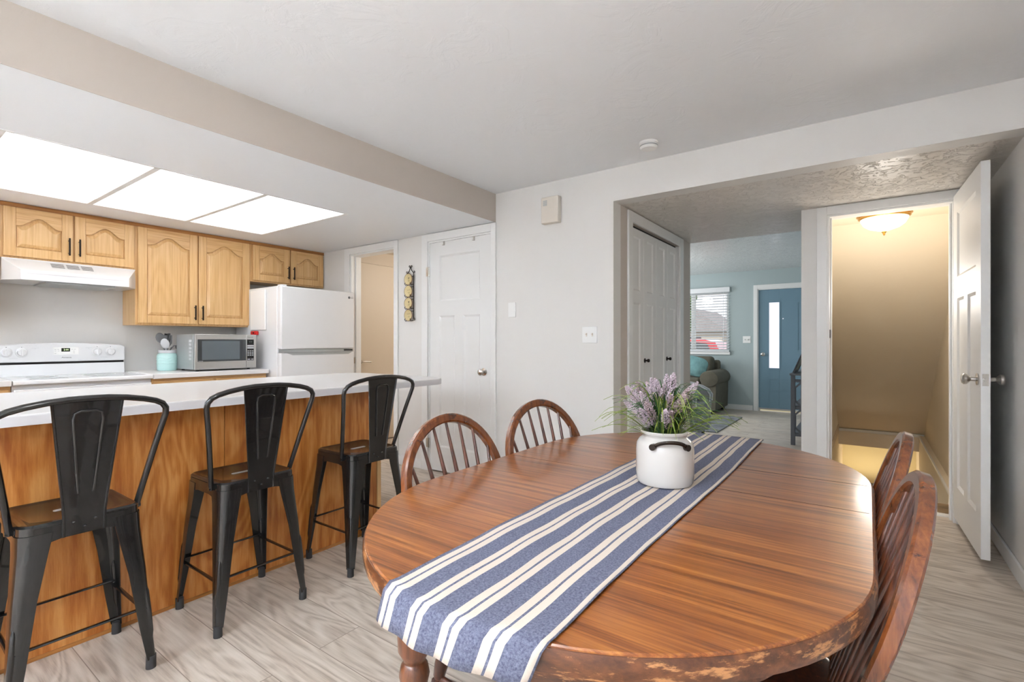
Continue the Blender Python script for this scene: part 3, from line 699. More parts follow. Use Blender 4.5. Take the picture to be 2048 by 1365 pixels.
# ------------------------------------------------------------------ range hood
t = thing('range_hood', 'white under-cabinet range hood with slotted vents', 'range hood', (0, 0, 0))
hy0, hy1 = .694, 1.453
def hr(pl, z): return [(x, y, z) for x, y in pl]
pt = [(XL+.001, hy0), (-4.80, hy0), (-4.79, hy0), (-4.79, hy1), (-4.80, hy1), (XL+.001, hy1)]
pb = [(XL+.001, hy0), (-4.79, hy0), (-4.66, .768), (-4.66, 1.372), (-4.79, hy1), (XL+.001, hy1)]
MB().loft([hr(pb, 1.578), hr(pb, 1.645), hr(pt, 1.730), hr(pt, 1.734)]).build('shell', 'white', t, .002)
mb = MB(); P0 = Vector((-4.79, 0, 1.730)); P1 = Vector((-4.66, 0, 1.645)); dn = (P1-P0).normalized(); nrm = Vector((-dn.z, 0, dn.x))
for ya, yb in ((.937, 1.008), (1.022, 1.092), (1.106, 1.172)):
    for k_ in range(5):
        a = P0+dn*(.030+.0135*k_)+nrm*.0008
        q = [a-dn*.0028, a+dn*.0028]
        ids = [mb.P((q[0].x, ya, q[0].z)), mb.P((q[0].x, yb, q[0].z)), mb.P((q[1].x, yb, q[1].z)), mb.P((q[1].x, ya, q[1].z))]
        mb.f.append(ids)
mb.build('vent_slots', 'gap', t, smooth=False)
MB().box(XL+.05, -4.70, .90, 1.30, 1.566, 1.578).build('grease_filter', 'steels', t, .002)
MB().box(-4.661, -4.6585, .80, 1.34, 1.622, 1.626).build('trim_line', 'lamE', t)

# ------------------------------------------------------------------ stove
t = thing('stove', 'white freestanding electric stove with four knobs and a clock', 'stove', (0, 0, 0))
sy0, sy1 = .688, 1.445
MB().box(-5.02, -4.44, sy0, sy1, .02, .872).build('body', 'white', t, .003)
MB().prism([(-5.02, .874), (-4.40, .874), (-4.392, .880), (-4.392, .898), (-4.40, .904), (-4.44, .901), (-5.02, .901)], sy0, sy1, 'XZ').build('cooktop', 'white', t, .002)
for x, y, rr in ((-4.60, .90, .10), (-4.60, 1.24, .08), (-4.86, .90, .08), (-4.86, 1.24, .10)):
    MB().lathe([(rr, .9012), (rr, .9025), (rr-.004, .9025), (rr-.004, .9012), (rr, .9012)], (x, y, 0), 32, cap=False).build('burner_ring', 'steels', t)
mb = MB().box(-4.44, -4.405, sy0+.006, sy1-.006, .18, .846); mb.build('oven_door', 'white', t, .006)
MB().box(-4.405, -4.400, sy0+.12, sy1-.12, .36, .68).build('oven_window', 'dglass', t, .001)
mb = MB().box(-4.372, -4.352, sy0+.06, sy1-.06, .775, .80); mb.box(-4.405, -4.36, sy0+.08, sy0+.11, .775, .80); mb.box(-4.405, -4.36, sy1-.11, sy1-.08, .775, .80); mb.build('oven_handle', 'white', t, .004)
MB().box(-4.44, -4.41, sy0+.008, sy1-.008, .03, .165).build('drawer', 'white', t, .004)
# control backguard with an arched top
top = [(sy1-.0-(sy1-sy0)*i/24, 1.128+.018*math.sin(PI*i/24)+(0 if 0 < i < 24 else -.012)) for i in range(25)]
MB().prism([(sy0, 1.002), (sy1, 1.002)]+top, -5.06, -5.00, 'YZ').build('control_panel', 'white', t, .008)
MB().box(-5.06, -5.022, sy0+.004, sy1-.004, .986, 1.002).build('panel_gap', 'gap', t, smooth=False)
MB().prism([(-5.06, .90), (-5.06, .986), (-5.016, .986), (-5.008, .95), (-5.00, .90)], sy0+.001, sy1-.001, 'XZ').build('backguard', 'white', t, .003)
for y in (.748, .828, 1.262, 1.348):
    kb = MB().lathe([(.034, 0), (.033, .004), (.026, .006), (.025, .022), (.022, .026), (.001, .027)], (-5.0, y, 1.075), 28, 'X').build('knob', 'white', t)
    mb = MB().box(-4.975, -4.967, y-.005, y+.005, 1.050, 1.100); mb.build('grip', 'white', kb, .002)
    MB().cyl((-5.0005, y, 1.113), (-4.9992, y, 1.113), .0025, n=8).build('mark', 'gap', kb)
MB().box(-5.001, -4.998, 1.0, 1.15, 1.055, 1.112).build('keypad', 'whitep', t, .001)
MB().box(-4.9985, -4.997, 1.046, 1.096, 1.078, 1.105).build('clock_display', 'display', t, smooth=False)
RX = (PI/2, 0, PI/2)
text('clock_digits', '2:44', .017, (-4.9965, 1.073, 1.0915), RX, 'digits', t)
text('maker_name', 'Amana', .019, (-4.9990, 1.076, 1.033), RX, 'logo', t, sxy=(1.1, .8))
mb = MB()
for y in (.785, 1.305): mb.box(-5.0004, -4.9992, y-.022, y+.022, 1.030, 1.0312)
for y in (.90, 1.21): mb.box(-5.0004, -4.9992, y-.02, y+.02, 1.107, 1.1078); mb.cyl((-5.0004, y, 1.101), (-4.999, y, 1.101), .002, n=8)
for yy, zz in ((1.012, 1.095), (1.028, 1.095), (1.012, 1.083), (1.03, 1.083), (1.012, 1.065), (1.11, 1.095), (1.125, 1.095), (1.12, 1.08), (1.12, 1.068)): mb.box(-4.9982, -4.9974, yy-.005, yy+.005, zz-.0012, zz+.0012)
mb.build('printed_marks', 'steels', t, smooth=False)

# ------------------------------------------------------------------ refrigerator
t = thing('refrigerator', 'white top-freezer refrigerator beside the kitchen doorway', 'refrigerator', (0, 0, 0))
fy0, fy1, FX = 2.350, 3.118, -4.215
MB().box(-5.05, FX-.075, fy0+.004, fy1-.004, .03, 1.655).build('cabinet', 'white', t, .006)
MB().box(FX-.068, FX, fy0, fy1, 1.085, 1.652).build('freezer_door', 'white', t, .012)
prof = rrect(FX-.068, FX, fy0, fy1, (.012,)*4, 3)
MB().prism(prof, .07, 1.052).build('fridge_door', 'white', t, .004)
mb = MB(); mb.prism([(fy0+.001, 1.045), (fy1-.001, 1.045), (fy1-.03, 1.045), (fy1-.06, 1.033), (fy0+.10, 1.033), (fy0+.05, 1.045)], FX-.004, FX+.004, 'YZ')
mb = MB().loft([[(FX-.03, fy0+.04, 1.062), (FX-.03, fy1-.02, 1.062), (FX-.03, fy1-.02, 1.054), (FX-.03, fy0+.04, 1.054)],
                [(FX+.0015, fy0+.05, 1.052), (FX+.0015, fy1-.03, 1.052), (FX+.0015, fy1-.07, 1.032), (FX+.0015, fy0+.11, 1.032)]])
mb.build('pocket_handle', 'steels', t, smooth=False)
MB().box(FX-.06, FX-.004, fy0+.01, fy1-.01, 1.056, 1.083).build('door_gap', 'steels', t, smooth=False)
MB().box(FX-.05, FX-.001, fy1-.12, fy1-.02, 1.066, 1.080).build('hinge_cover', 'black', t, .002)
mb = MB(); mb.lathe([(.0125, 0), (.0125, .001), (.001, .001)], (FX, fy1-.062, 1.595), 24, 'X'); mb.build('logo_disc', 'logo', t)
text('logo_letters', 'LG', .026, (FX+.0012, fy1-.030, 1.595), RX, 'logo', t)
MB().box(-5.0, FX-.10, fy0+.03, fy1-.03, .0, .03).build('plinth', 'black', t)
MB().box(FX-.10, FX-.03, fy0+.02, fy0+.07, 1.655, 1.668).build('hinge_cap', 'white', t, .003)
# white board held on the side of the refrigerator, red clip below it
tag(MB().box(-4.735, -4.47, fy0-.012, fy0+.003, 1.262, 1.632).build('memo_board', 'whitep', None, .004), 'blank white memo board on the left side of the refrigerator', 'memo board')
t = thing('magnetic_clip', 'red magnetic clip under the memo board on the refrigerator', 'clip', (-4.66, fy0+.003, 1.235))
MB().box(-.06, .052, -.022, 0, -.018, .018).build('body', 'red', t, .006)
MB().cyl((0, -.022, 0), (0, -.027, 0), .007).build('button', 'gap', t)

# ------------------------------------------------------------------ microwave
t = thing('microwave', 'stainless steel microwave oven with dark glass door on the worktop', 'microwave', (0, 0, 0))
my0, my1, mx0, mx1, mz0, mz1 = 1.762, 2.262, -4.84, -4.475, .922, 1.216
MB().box(mx0, mx1-.03, my0, my1, mz0, mz1).build('case', 'steels', t, .004)
MB().box(mx1-.03, mx1-.018, my0+.003, my1-.003, mz0+.003, mz1-.003).build('door_seam', 'black', t)
MB().box(mx1-.018, mx1, my0, my1-.088, mz0, mz1).build('door', 'steel', t, .003)
dr = t.children[-1]
MB().box(mx1, mx1+.003, my0+.02, my1-.092, mz0+.066, mz1-.042).build('door_glass', 'dglass', t, .001)
MB().box(mx1+.003, mx1+.0036, my0+.052, my1-.145, mz0+.08, mz1-.056).build('viewing_window', 'mwin', t)
MB().box(mx1-.018, mx1, my1-.087, my1, mz0, mz1).build('control_panel', 'steel', t, .003)
MB().box(mx1, mx1+.0025, my1-.082, my1-.022, mz0+.066, mz1-.042).build('keypad', 'black', t, .001)
MB().box(mx1+.0025, mx1+.004, my1-.076, my1-.028, mz1-.075, mz1-.052).build('display', 'display', t)
text('display_digits', '88:88', .014, (mx1+.0044, my1-.052, mz1-.064), RX, 'gutens', t)
def key(a, b, c, d): MB().box(mx1+.0025, mx1+.0035, a, b, c, d).build('button', 'gutenl', t, smooth=False)
for r_ in range(2): key(my1-.080, my1-.024, mz1-.105-.018*r_, mz1-.092-.018*r_)
for r_ in range(4):
    for c_ in range(3): key(my1-.078+.019*c_, my1-.065+.019*c_, mz1-.146-.0135*r_, mz1-.140-.0135*r_)
key(my1-.078, my1-.055, mz0+.072, mz0+.080); key(my1-.046, my1-.026, mz0+.072, mz0+.080)
MB().box(mx1, mx1+.002, my1-.080, my1-.024, mz0+.012, mz0+.050).build('open_button', 'steel', t, .001)
text('maker_name', 'Panasonic', .0125, (mx1+.0006, my1-.052, mz1-.022), RX, 'logo', t)
text('door_mark', 'Inverter', .011, (mx1+.0006+.003, my0+.043, mz0+.071), RX, 'gutenl', t)
mb = MB()
for k_ in range(6): mb.box(-4.585, -4.540, my0-.0012, my0+.0005, mz1-.065-.030*k_, mz1-.047-.030*k_)
mb.build('side_vents', 'gutenl', t, smooth=False)
for x in (mx0+.03, mx1-.06):
    for y in (my0+.04, my1-.04): MB().cyl((x, y, .908), (x, y, mz0+.002), .012).build('foot', 'black', t)

# ------------------------------------------------------------------ utensil jar and utensils
jx, jy, jz = -4.86, 1.640, .908
jx, jy = -4.865, 1.700
t = thing('utensil_jar', 'aqua ceramic jar with white rim holding utensils on the worktop', 'jar', (jx, jy, jz))
MB().lathe([(.001, 0), (.066, 0), (.072, .006), (.074, .02), (.074, .125), (.070, .140), (.058, .150), (.056, .150), (.056, .02), (.001, .02)], n=36).build('body', 'teal', t)
MB().lathe([(.057, .148), (.062, .150), (.062, .172), (.060, .174), (.054, .174), (.054, .148), (.057, .148)], n=36, cap=False).build('rim', 'gutenl', t)
mb = MB()
for zz, am in ((.085, .004), (.105, .006), (.06, .003)):
    mb.tube([(.0745*math.cos(a), .0745*math.sin(a), zz+am*math.sin(5*a)) for a in [2*PI*i/40 for i in range(40)]], .0014, 6, closed=True)
mb.build('relief_line', 'teal', t)
def utensil(name, label, m, az, tilt, kind, L=.27, spin=0, off=.03):
    o = thing(name, label, 'utensil', (jx, jy, jz+.022), 0, 'utensils standing in the aqua jar')
    T = Matrix.Rotation(az, 4, 'Z') @ Matrix.Rotation(tilt, 4, 'Y') @ Matrix.Rotation(spin, 4, 'Z')
    T = Matrix.Translation((-off*math.cos(az), -off*math.sin(az), 0)) @ T; mb = MB(); mb.T = T; z = L-.06; mb.tube([(0, 0, 0), (0, 0, z)], [.006, .0055], 10); mb.build('handle', m, o)
    hb = MB(); hb.T = T
    if kind == 'spoon': hb.sphere((0, 0, z+.042), .034, 18, 10, (.22, 1, 1.35))
    elif kind == 'ladle': hb.tube([(0, 0, z-.01), (.01, 0, z+.02), (.035, 0, z+.03)], .005, 8); hb.sphere((.06, 0, z+.02), .036, 18, 10, (1, 1, .62))
    elif kind == 'turner': hb.loft([[(-.002, -.012, z-.01), (.002, -.012, z-.01), (.002, .012, z-.01), (-.002, .012, z-.01)], [(-.002, -.034, z+.02), (.002, -.034, z+.02), (.002, .034, z+.02), (-.002, .034, z+.02)], [(-.002, -.037, z+.09), (.002, -.037, z+.09), (.002, .037, z+.09), (-.002, .037, z+.09)]])
    elif kind == 'tongs':
        for s_ in (-1, 1): hb.tube([(0, s_*.006, z-.03), (0, s_*.02, z+.03), (0, s_*.014, z+.085)], [.006, .010, .012], 8)
    hb.build({'spoon': 'spoon_bowl', 'ladle': 'ladle_cup', 'turner': 'blade', 'tongs': 'jaws'}[kind], m, o)
utensil('serving_spoon', 'dark grey spoon leaning left in the aqua jar', 'gutens', -PI/2, .30, 'spoon', .285, PI/2)
utensil('serving_spoon', 'pale grey spoon leaning forward in the aqua jar', 'gutenl', -.75, .30, 'spoon', .235)
utensil('turner', 'dark grey flat turner at the back of the aqua jar', 'gutens', PI, .10, 'turner', .25)
utensil('turner', 'mid grey slotted turner right of centre in the aqua jar', 'gutens', 1.2, .16, 'turner', .262, .2)
utensil('ladle', 'grey ladle leaning right in the aqua jar', 'gutens', PI/2, .40, 'ladle', .25, off=.04)
utensil('tongs', 'black-handled tongs in the aqua jar', 'black', 2.0, .12, 'tongs', .27)

# ------------------------------------------------------------------ plate rack with four plates
t = thing('plate_rack', 'black scrolled iron plate rack holding four plates between two doors', 'plate rack', (-3.425, YW-.012, 1.60))
mb = MB()
def spiral(cx, cz, r, a0, turns, s=1, y=0): return [(cx+s*r*(1-.6*i/14)*math.cos(a0+turns*2*PI*i/14), y, cz+r*(1-.6*i/14)*math.sin(a0+turns*2*PI*i/14)) for i in range(15)]
for s_ in (-1, 1):
    mb.tube([(s_*.040, 0, -.235), (s_*.040, 0, .17)], .0035, 8)
    mb.tube([(s_*.040, 0, .17), (s_*.036, 0, .19), (s_*.015, 0, .21), (0, 0, .245)], .0035, 8)
    mb.tube([(0, 0, .245)]+spiral(s_*.012, .25, .011, PI, 1, s_), .003, 6)
    mb.tube([(s_*.036, 0, .19)]+spiral(s_*.047, .197, .012, PI, .9, s_), .003, 6)
    mb.tube([(s_*.040, 0, -.235)]+spiral(s_*.050, -.24, .013, PI, -.9, s_), .003, 6)
for z in (.155, .06, -.055, -.165): mb.tube([(-.04, 0, z), (.04, 0, z)], .003, 6)
mb.build('frame', 'iron', t)
zs_ = [.115, .005, -.105, -.215]
for z in zs_:
    for s_ in (-1, 1):
        MB().tube([(s_*.036, 0, z-.035), (s_*.036, -.03, z-.040), (s_*.036, -.040, z-.030), (s_*.034, -.036, z-.018)], .003, 6).build('plate_holder', 'iron', t)
names_ = ['topmost', 'second from the top', 'third from the top', 'lowest']
for i, z in enumerate(zs_):
    p = thing('decorative_plate', 'small round cream plate, %s on the iron rack' % names_[i], 'plate', (-3.425, YW-.030, 1.60+z+.012), 0, 'small plates on the iron rack')
    MB().lathe([(.001, -.004), (.030, -.004), (.050, -.012), (.0515, -.011), (.032, 0), (.001, 0)], n=36, axis='Y').build('dish', 'plate', p)
    MB().lathe([(.0505, -.013), (.0535, -.012), (.0535, -.009), (.0505, -.009), (.0505, -.013)], n=36, axis='Y', cap=False).build('rim', 'rim', p)
    mb = MB(); rd = random.Random(i)
    if i in (0, 2):
        mb.tube([(0, -.0047, -.002), (0, -.0047, .016)], .0012, 5); 
        for k_ in range(5): a = PI*(k_+1)/6; mb.tube([(0, -.0047, .008), (.011*math.cos(a), -.0047, .008+.011*math.sin(a))], .0012, 5)
    else:
        mb.tube([(-.018, -.0047, .012), (-.006, -.0047, .013)], .0012, 5); mb.tube([(.002, -.0047, .014), (.018, -.0047, .013)], .0012, 5)
    for k_ in range(2): mb.tube([(-.014+rd.random()*.006, -.0047, -.010-.008*k_), (.010+rd.random()*.006, -.0047, -.009-.008*k_)], .001, 5)
    mb.build('printed_motif', 'print', p)

# ------------------------------------------------------------------ bar stools
def make_stool(label, loc):
    t = thing('bar_stool', label, 'bar stool', loc, PI/2, 'black metal bar stools at the island')
    zs = .585
    # seat pan
    def sq(h, z, r=.035): return [(x, y, z) for x, y in rrect(-h, h, -h, h, (r,)*4, 5)]
    MB().loft([sq(.157, zs-.045), sq(.156, zs-.006), sq(.150, zs), sq(.140, zs-.003), sq(.134, zs-.006)]).build('seat', 'blackm', t)
    st_ = t.children[0]
    MB().prism(rrect(-.045, .045, -.011, .011, (.0105,)*4, 5), zs-.0058, zs-.0048).build('grip_slot', 'steels', st_)
    # apron
    mb = MB()
    for k in range(4):
        mb.T = Matrix.Rotation(k*PI/2, 4, 'Z')
        mb.prism([(-.12, zs-.012), (.12, zs-.012), (.12, zs-.075), (.085, zs-.062), (.05, zs-.055), (-.05, zs-.055), (-.085, zs-.062), (-.12, zs-.075)], -.1585, -.1545, 'XZ')
    mb.build('apron', 'blackm', t)
    # legs
    for ax, ay in ((1, 1), (-1, 1), (-1, -1), (1, -1)):
        mb = MB(); rings = []
        for z, a, w_ in ((zs-.03, .160, .085), (zs-.09, .161, .074), (.35, .172, .056), (.16, .183, .040), (.035, .192, .028)):
            r = w_*.42; th = .0035; pts = []
            pts.append((a-w_, a)); 
            for i in range(5):
                b = math.radians(90-90*i/4); pts.append((a-r+r*math.cos(b), a-r+r*math.sin(b)))
            pts.append((a, a-w_)); pts.append((a-th, a-w_))
            for i in range(5):
                b = math.radians(90*i/4); pts.append((a-r+(r-th)*math.cos(b), a-r+(r-th)*math.sin(b)))
            pts.append((a-w_, a-th))
            rings.append([(ax*p, ay*q, z) for p, q in pts])
        mb.loft(rings); lg = mb.build('leg', 'blackm', t)
        # pressed rib on the corner of the leg
        d = Vector((ax, ay, 0)).normalized()
        def cpt(z): a = .160+(.192-.160)*((zs-.03-z)/(zs-.065)); w_ = .085+(.028-.085)*((zs-.03-z)/(zs-.065)); r = w_*.42; c = a-r; return Vector((ax*c, ay*c, z))+d*(r-.0045)
        mb = MB(); zz = [.10, .112, .13, .20, .27, .285, .295]; rr = [.001, .005, .008, .0095, .009, .006, .001]
        mb.tube([cpt(z) for z in zz], rr, 10, sx=1, sy=1); mb.build('pressed_rib', 'blackm', lg)
        MB().tube([(ax*.1785, ay*.1785, .0), (ax*.179, ay*.179, .045)], [.016, .0155], 12).build('rubber_foot', 'rubber', lg)
    # foot rails
    for k, z in enumerate((.215, .200, .215, .200)):
        mb = MB(); mb.T = Matrix.Rotation(k*PI/2, 4, 'Z'); e = .168
        mb.tube([(-e, -.170, z), (-e+.03, -.168, z), (0, -.167, z), (e-.03, -.168, z), (e, -.170, z)], [.010, .0085, .0075, .0085, .010], 8, sx=.55); mb.build('foot_rail', 'blackm', t)
    for x in (-.11, .11): MB().cyl((x, -.152, zs-.062), (x, .152, zs-.062), .0045, n=8).build('under_brace', 'steel', t)
    # back hoop
    pts = []
    def by(z): return -.085-(z-.565)*.30
    side = [(.163, .555), (.178, .65), (.193, .74), (.207, .82), (.217, .87), (.222, .897), (.220, .918), (.208, .935), (.185, .947), (.15, .957), (.10, .966), (.05, .971), (0, .972)]
    for x, z in side: pts.append((x, by(z), z))
    for x, z in side[-2::-1]: pts.append((-x, by(z), z))
    MB().tube(pts, .0105, 12).build('back_frame', 'blackm', t)
    for s_ in (-1, 1): MB().cyl((s_*.155, -.085, .562), (s_*.175, -.085, .562), .009, n=12).build('bolt', 'blackm', t)
    # splat
    zb, zt = .60, .966; n = 10; rings = []
    def spl(z): return -.163-(z-zb)*((-by(zt))-.163)/(zt-zb)
    lv = [(.53, -.1605, .052), (.56, -.1605, .052), (.60, -.164, .053)]
    for i in range(1, 8):
        z = .60+(zt-.60)*i/7; lv.append((z, -.164+(by(zt)+.164)*i/7, .053+(.090-.053)*i/7))
    mb = MB(); mb.loft([[(-w_, y-.002, z), (w_, y-.002, z), (w_, y+.002, z), (-w_, y+.002, z)] for z, y, w_ in lv]); sp = mb.build('back_splat', 'blackm', t)
    # rolled edges and pressed panel outline
    mb = MB()
    for s_ in (-1, 1): mb.tube([(s_*w_, y-.002, z) for z, y, w_ in lv], .004, 6)
    o_ = [(-.020, .665), (-.038, .905), (-.034, .925), (-.02, .932), (.02, .932), (.034, .925), (.038, .905), (.020, .665)]
    def yy(z): return -.164+(by(zt)+.164)*(z-.60)/(zt-.60)
    mb.tube([(x, yy(z)-.003, z) for x, z in o_], .0045, 8)
    mb.build('pressed_outline', 'blackm', sp)
    for x, z in ((-.028, .572), (.028, .572), (0, .552)): MB().sphere((x, -.164, z), .005, 8, 6).build('rivet', 'blackm', sp)
    return t
sx_ = -2.247
s1 = make_stool('black metal bar stool at the island, leftmost and nearest the camera', (sx_+.008, .492, 0))
dup(s1, (sx_+.008, 1.071, 0), PI/2, 'black metal bar stool at the island, middle of the three')
dup(s1, (sx_+.006, 1.682, 0), PI/2, 'black metal bar stool at the island, farthest, beside the rounded bar end')

# ------------------------------------------------------------------ dining table
TX, TY = -.516, 1.375; TR, TH = .53, .315
def racetrack(off=0, n=40):
    out = []; R = TR+off
    for i in range(n+1): a = PI*i/n; out.append((R*math.cos(a), TH+R*math.sin(a)))
    for i in range(n+1): a = PI+PI*i/n; out.append((R*math.cos(a), -TH+R*math.sin(a)))
    return out
t = thing('dining_table', 'oval stained oak dining table with worn dark edge and turned legs', 'table', (TX, TY, 0))
def rt(off, z): return [(x, y, z) for x, y in racetrack(off)]
MB().loft([rt(-.012, .735), rt(-.004, .740), rt(-.0045, .7480), rt(-.007, .75)]).build('tabletop', 'tabl', t)
MB().loft([rt(-.010, .708), rt(-.002, .712), rt(0, .722), rt(0, .738), rt(-.003, .7455), rt(-.006, .7465), rt(-.02, .7465), rt(-.02, .708)]).build('edge_band', 'tabe', t)
mb = MB().loft([rt(-.02, .715), rt(-.02, .7345)]); mb.build('underside', 'tabe', t)
mb = MB()
for y in (.055, .325): mb.box(-TR+.012, TR-.012, y-.0007, y+.0007, .7492, .7503)
mb.build('leaf_joint', 'gap', t, smooth=False)
ap = []
for off in (-.10, -.122): ap.append(racetrack(off))
MB().loft([[(x, y, .62) for x, y in ap[0]], [(x, y, .7149) for x, y in ap[0]], [(x, y, .7149) for x, y in ap[1]], [(x, y, .62) for x, y in ap[1]], [(x, y, .62) for x, y in ap[0]]], cap=False).build('apron', 'tabe', t)
for lx in (-.304, .304):
    for ly in (-.61, .61):
        lx_ = lx; ly_ = ly
        mb = MB().box(lx_-.034, lx_+.034, ly_-.034, ly_+.034, .575, .7149)
        pr = [(.0, .016), (.02, .019), (.06, .022), (.10, .018), (.115, .026), (.13, .026), (.145, .018), (.22, .024), (.30, .032), (.345, .034), (.375, .026), (.385, .022), (.395, .030), (.415, .034), (.435, .030), (.445, .023), (.455, .028), (.47, .036), (.50, .0375), (.53, .034), (.555, .025), (.562, .031), (.575, .033)]
        mb.lathe([(r_, z) for z, r_ in pr], (lx_, ly_, 0), 24); mb.build('leg', 'tableg', t, .002)

# table runner: cloth ribbon along the table, hanging over the near end
def runner():
    nx, ny = 28, 110; x0, x1 = -.650, -.343
    # arc-length profile along the table from the near hem
    path = []; 
    V = []; F = []; UV = []
    for j in range(ny+1):
        v = j/ny
        for i in range(nx+1):
            u = i/nx; x = x0+(x1-x0)*u
            yedge = (TY-TH)-math.sqrt(max(0, TR**2-(x-TX)**2))  # near edge of the table at this x
            hang = .066; total = (2.232-yedge)+hang
            s_ = v*total
            rr = .010
            if s_ < hang:                                     # over the edge: a small bend, then hanging with a slight outward flare
                q = 1-s_/hang; dd = hang-s_; rr = .014; th = min(1.36, dd/rr); k = max(0, dd-1.36*rr)
                y = yedge+.006-rr*math.sin(th)-k*math.cos(1.36)-.003*math.sin(7*PI*u)*q
                z = .7525-rr*(1-math.cos(th))-k*math.sin(1.36)
                fl = .3+.7*(u*u*(3-2*u)); x2 = x-.022*q*fl
            else:
                y = yedge+.006+(s_-hang); z = .7525+.0012*math.sin(u*9+y*3)*math.sin(y*7)+.0008*math.sin(y*31+u*4); x2 = x+.004*math.sin(y*5)
                z = max(z, .7515)
                d = y-2.16
                if d > 0: z = .7525
            V.append((x2, y, z)); UV.append((u, v))
    for j in range(ny):
        for i in range(nx):
            a = j*(nx+1)+i; F.append((a, a+1, a+nx+2, a+nx+1))
    me = bpy.data.meshes.new('table_runner'); me.from_pydata(V, [], F); me.update()
    uvl = me.uv_layers.new(name='UVMap')
    for p in me.polygons:
        p.use_smooth = True
        for li in p.loop_indices: uvl.data[li].uv = UV[me.loops[li].vertex_index]
    me.materials.append(M['runner']); o = bpy.data.objects.new('table_runner', me); C.objects.link(o)
    md = o.modifiers.new('Solid', 'SOLIDIFY'); md.thickness = .0014; md.offset = 1
    return tag(o, 'blue and cream striped cotton runner along the dining table', 'table runner')
runner()

# ------------------------------------------------------------------ stoneware crock with lavender
px_, py_ = -.469, 1.391
t = thing('potted_lavender', 'cream stoneware crock of purple lavender and grass on the table runner', 'potted plant', (px_, py_, .7545))
MB().lathe([(.001, 0), (.066, 0), (.074, .003), (.078, .010), (.079, .03), (.0795, .095), (.077, .112), (.070, .124), (.0625, .129), (.060, .133), (.0605, .137), (.066, .141), (.067, .146), (.064, .149), (.058, .148), (.056, .140), (.056, .03), (.001, .03)], n=56).build('crock', 'crock', t)
cr = t.children[0]
MB().lathe([(.001, .125), (.0555, .125), (.0555, .128), (.001, .132)], n=32).build('filler', 'soil', t)
for ha in (-1.05, 2.1):
    pts = []; 
    for i in range(15):
        q = -1+2*i/14; a = ha+q*.56; rad = .080+.010*(1-abs(q)**2)+(.002 if abs(q) > .8 else 0)
        pts.append((rad*math.cos(a), rad*math.sin(a), .121+.009*math.cos(q*PI/2)-.007*abs(q)**3))
    hb = MB().bar(pts, .0050, .0022, (0, 0, 1), .3).build('handle', 'strap', cr)
    for s_ in (-1, 1):
        a = ha+s_*.58; d = Vector((math.cos(a), math.sin(a), 0)); c0 = d*.074+Vector((0, 0, .113))
        MB().tube([c0, c0+d*.014], [.009, .009], 16).build('handle_lug', 'strap', hb)
rd = random.Random(11)
def blades(n, m, name, rmin, rmax, hmin, hmax, wmax, droop):
    mb = MB()
    for k in range(n):
        az = rd.uniform(0, 2*PI); reach = rd.uniform(rmin, rmax); hh = rd.uniform(hmin, hmax); r0 = rd.uniform(.0, .040)
        b0 = Vector((r0*math.cos(az), r0*math.sin(az), .128)); d = Vector((math.cos(az+rd.uniform(-.4, .4)), math.sin(az+rd.uniform(-.4, .4)), 0)); side = Vector((-d.y, d.x, 0))
        wv = rd.uniform(.45, 1)*wmax; dr = rd.uniform(*droop)*hh; L = []; rg = []
        for i in range(9):
            s_ = i/8; p = b0+d*(reach*s_**1.35)+Vector((0, 0, hh*math.sin(min(1, s_*1.0)*PI/2*1.15)-dr*s_**3))
            w_ = wv*(1-s_**2.2)*(.55+.9*s_ if s_ < .5 else 1)+.0002
            tw = side*w_; rg.append([p-tw, p+Vector((0, 0, -.0004))-d*.0002, p+tw, p+Vector((0, 0, .0009))])
        mb.loft(rg)
    return mb.build(name, m, t)
blades(210, 'leafd', 'dark_foliage', .02, .12, .06, .16, .0030, (.0, .25))
blades(110, 'leaf', 'light_foliage', .05, .16, .04, .18, .0030, (.1, .7))
# a few long blades reaching out to either side (right and left of the crock)
mb = MB()
for az, reach, hh, wv in ((.55, .17, .055, .003), (.62, .20, .062, .0028), (.48, .15, .05, .003), (.75, .13, .02, .003), (.70, .19, .05, .0026), (.35, .16, .045, .003), (3.7, .15, .085, .003), (3.8, .13, .05, .003), (3.55, .14, .03, .0026), (3.9, .17, .075, .0026), (4.0, .11, .02, .003), (2.9, .12, .07, .003), (3.3, .15, .06, .003)):
    b0 = Vector((.035*math.cos(az), .035*math.sin(az), .13)); d = Vector((math.cos(az), math.sin(az), 0)); side = Vector((-d.y, d.x, 0)); rg = []
    for i in range(11):
        s_ = i/10; p = b0+d*(reach*s_)+Vector((0, 0, hh*math.sin(s_*PI*.62)*1.1-.4*hh*s_**4)); w_ = 2.1*wv*(1-s_**3)+.0002
        rg.append([p-side*w_, p-Vector((0, 0, .0004)), p+side*w_, p+Vector((0, 0, .001))])
    mb.loft(rg)
mb.build('trailing_blade', 'leaf', t)
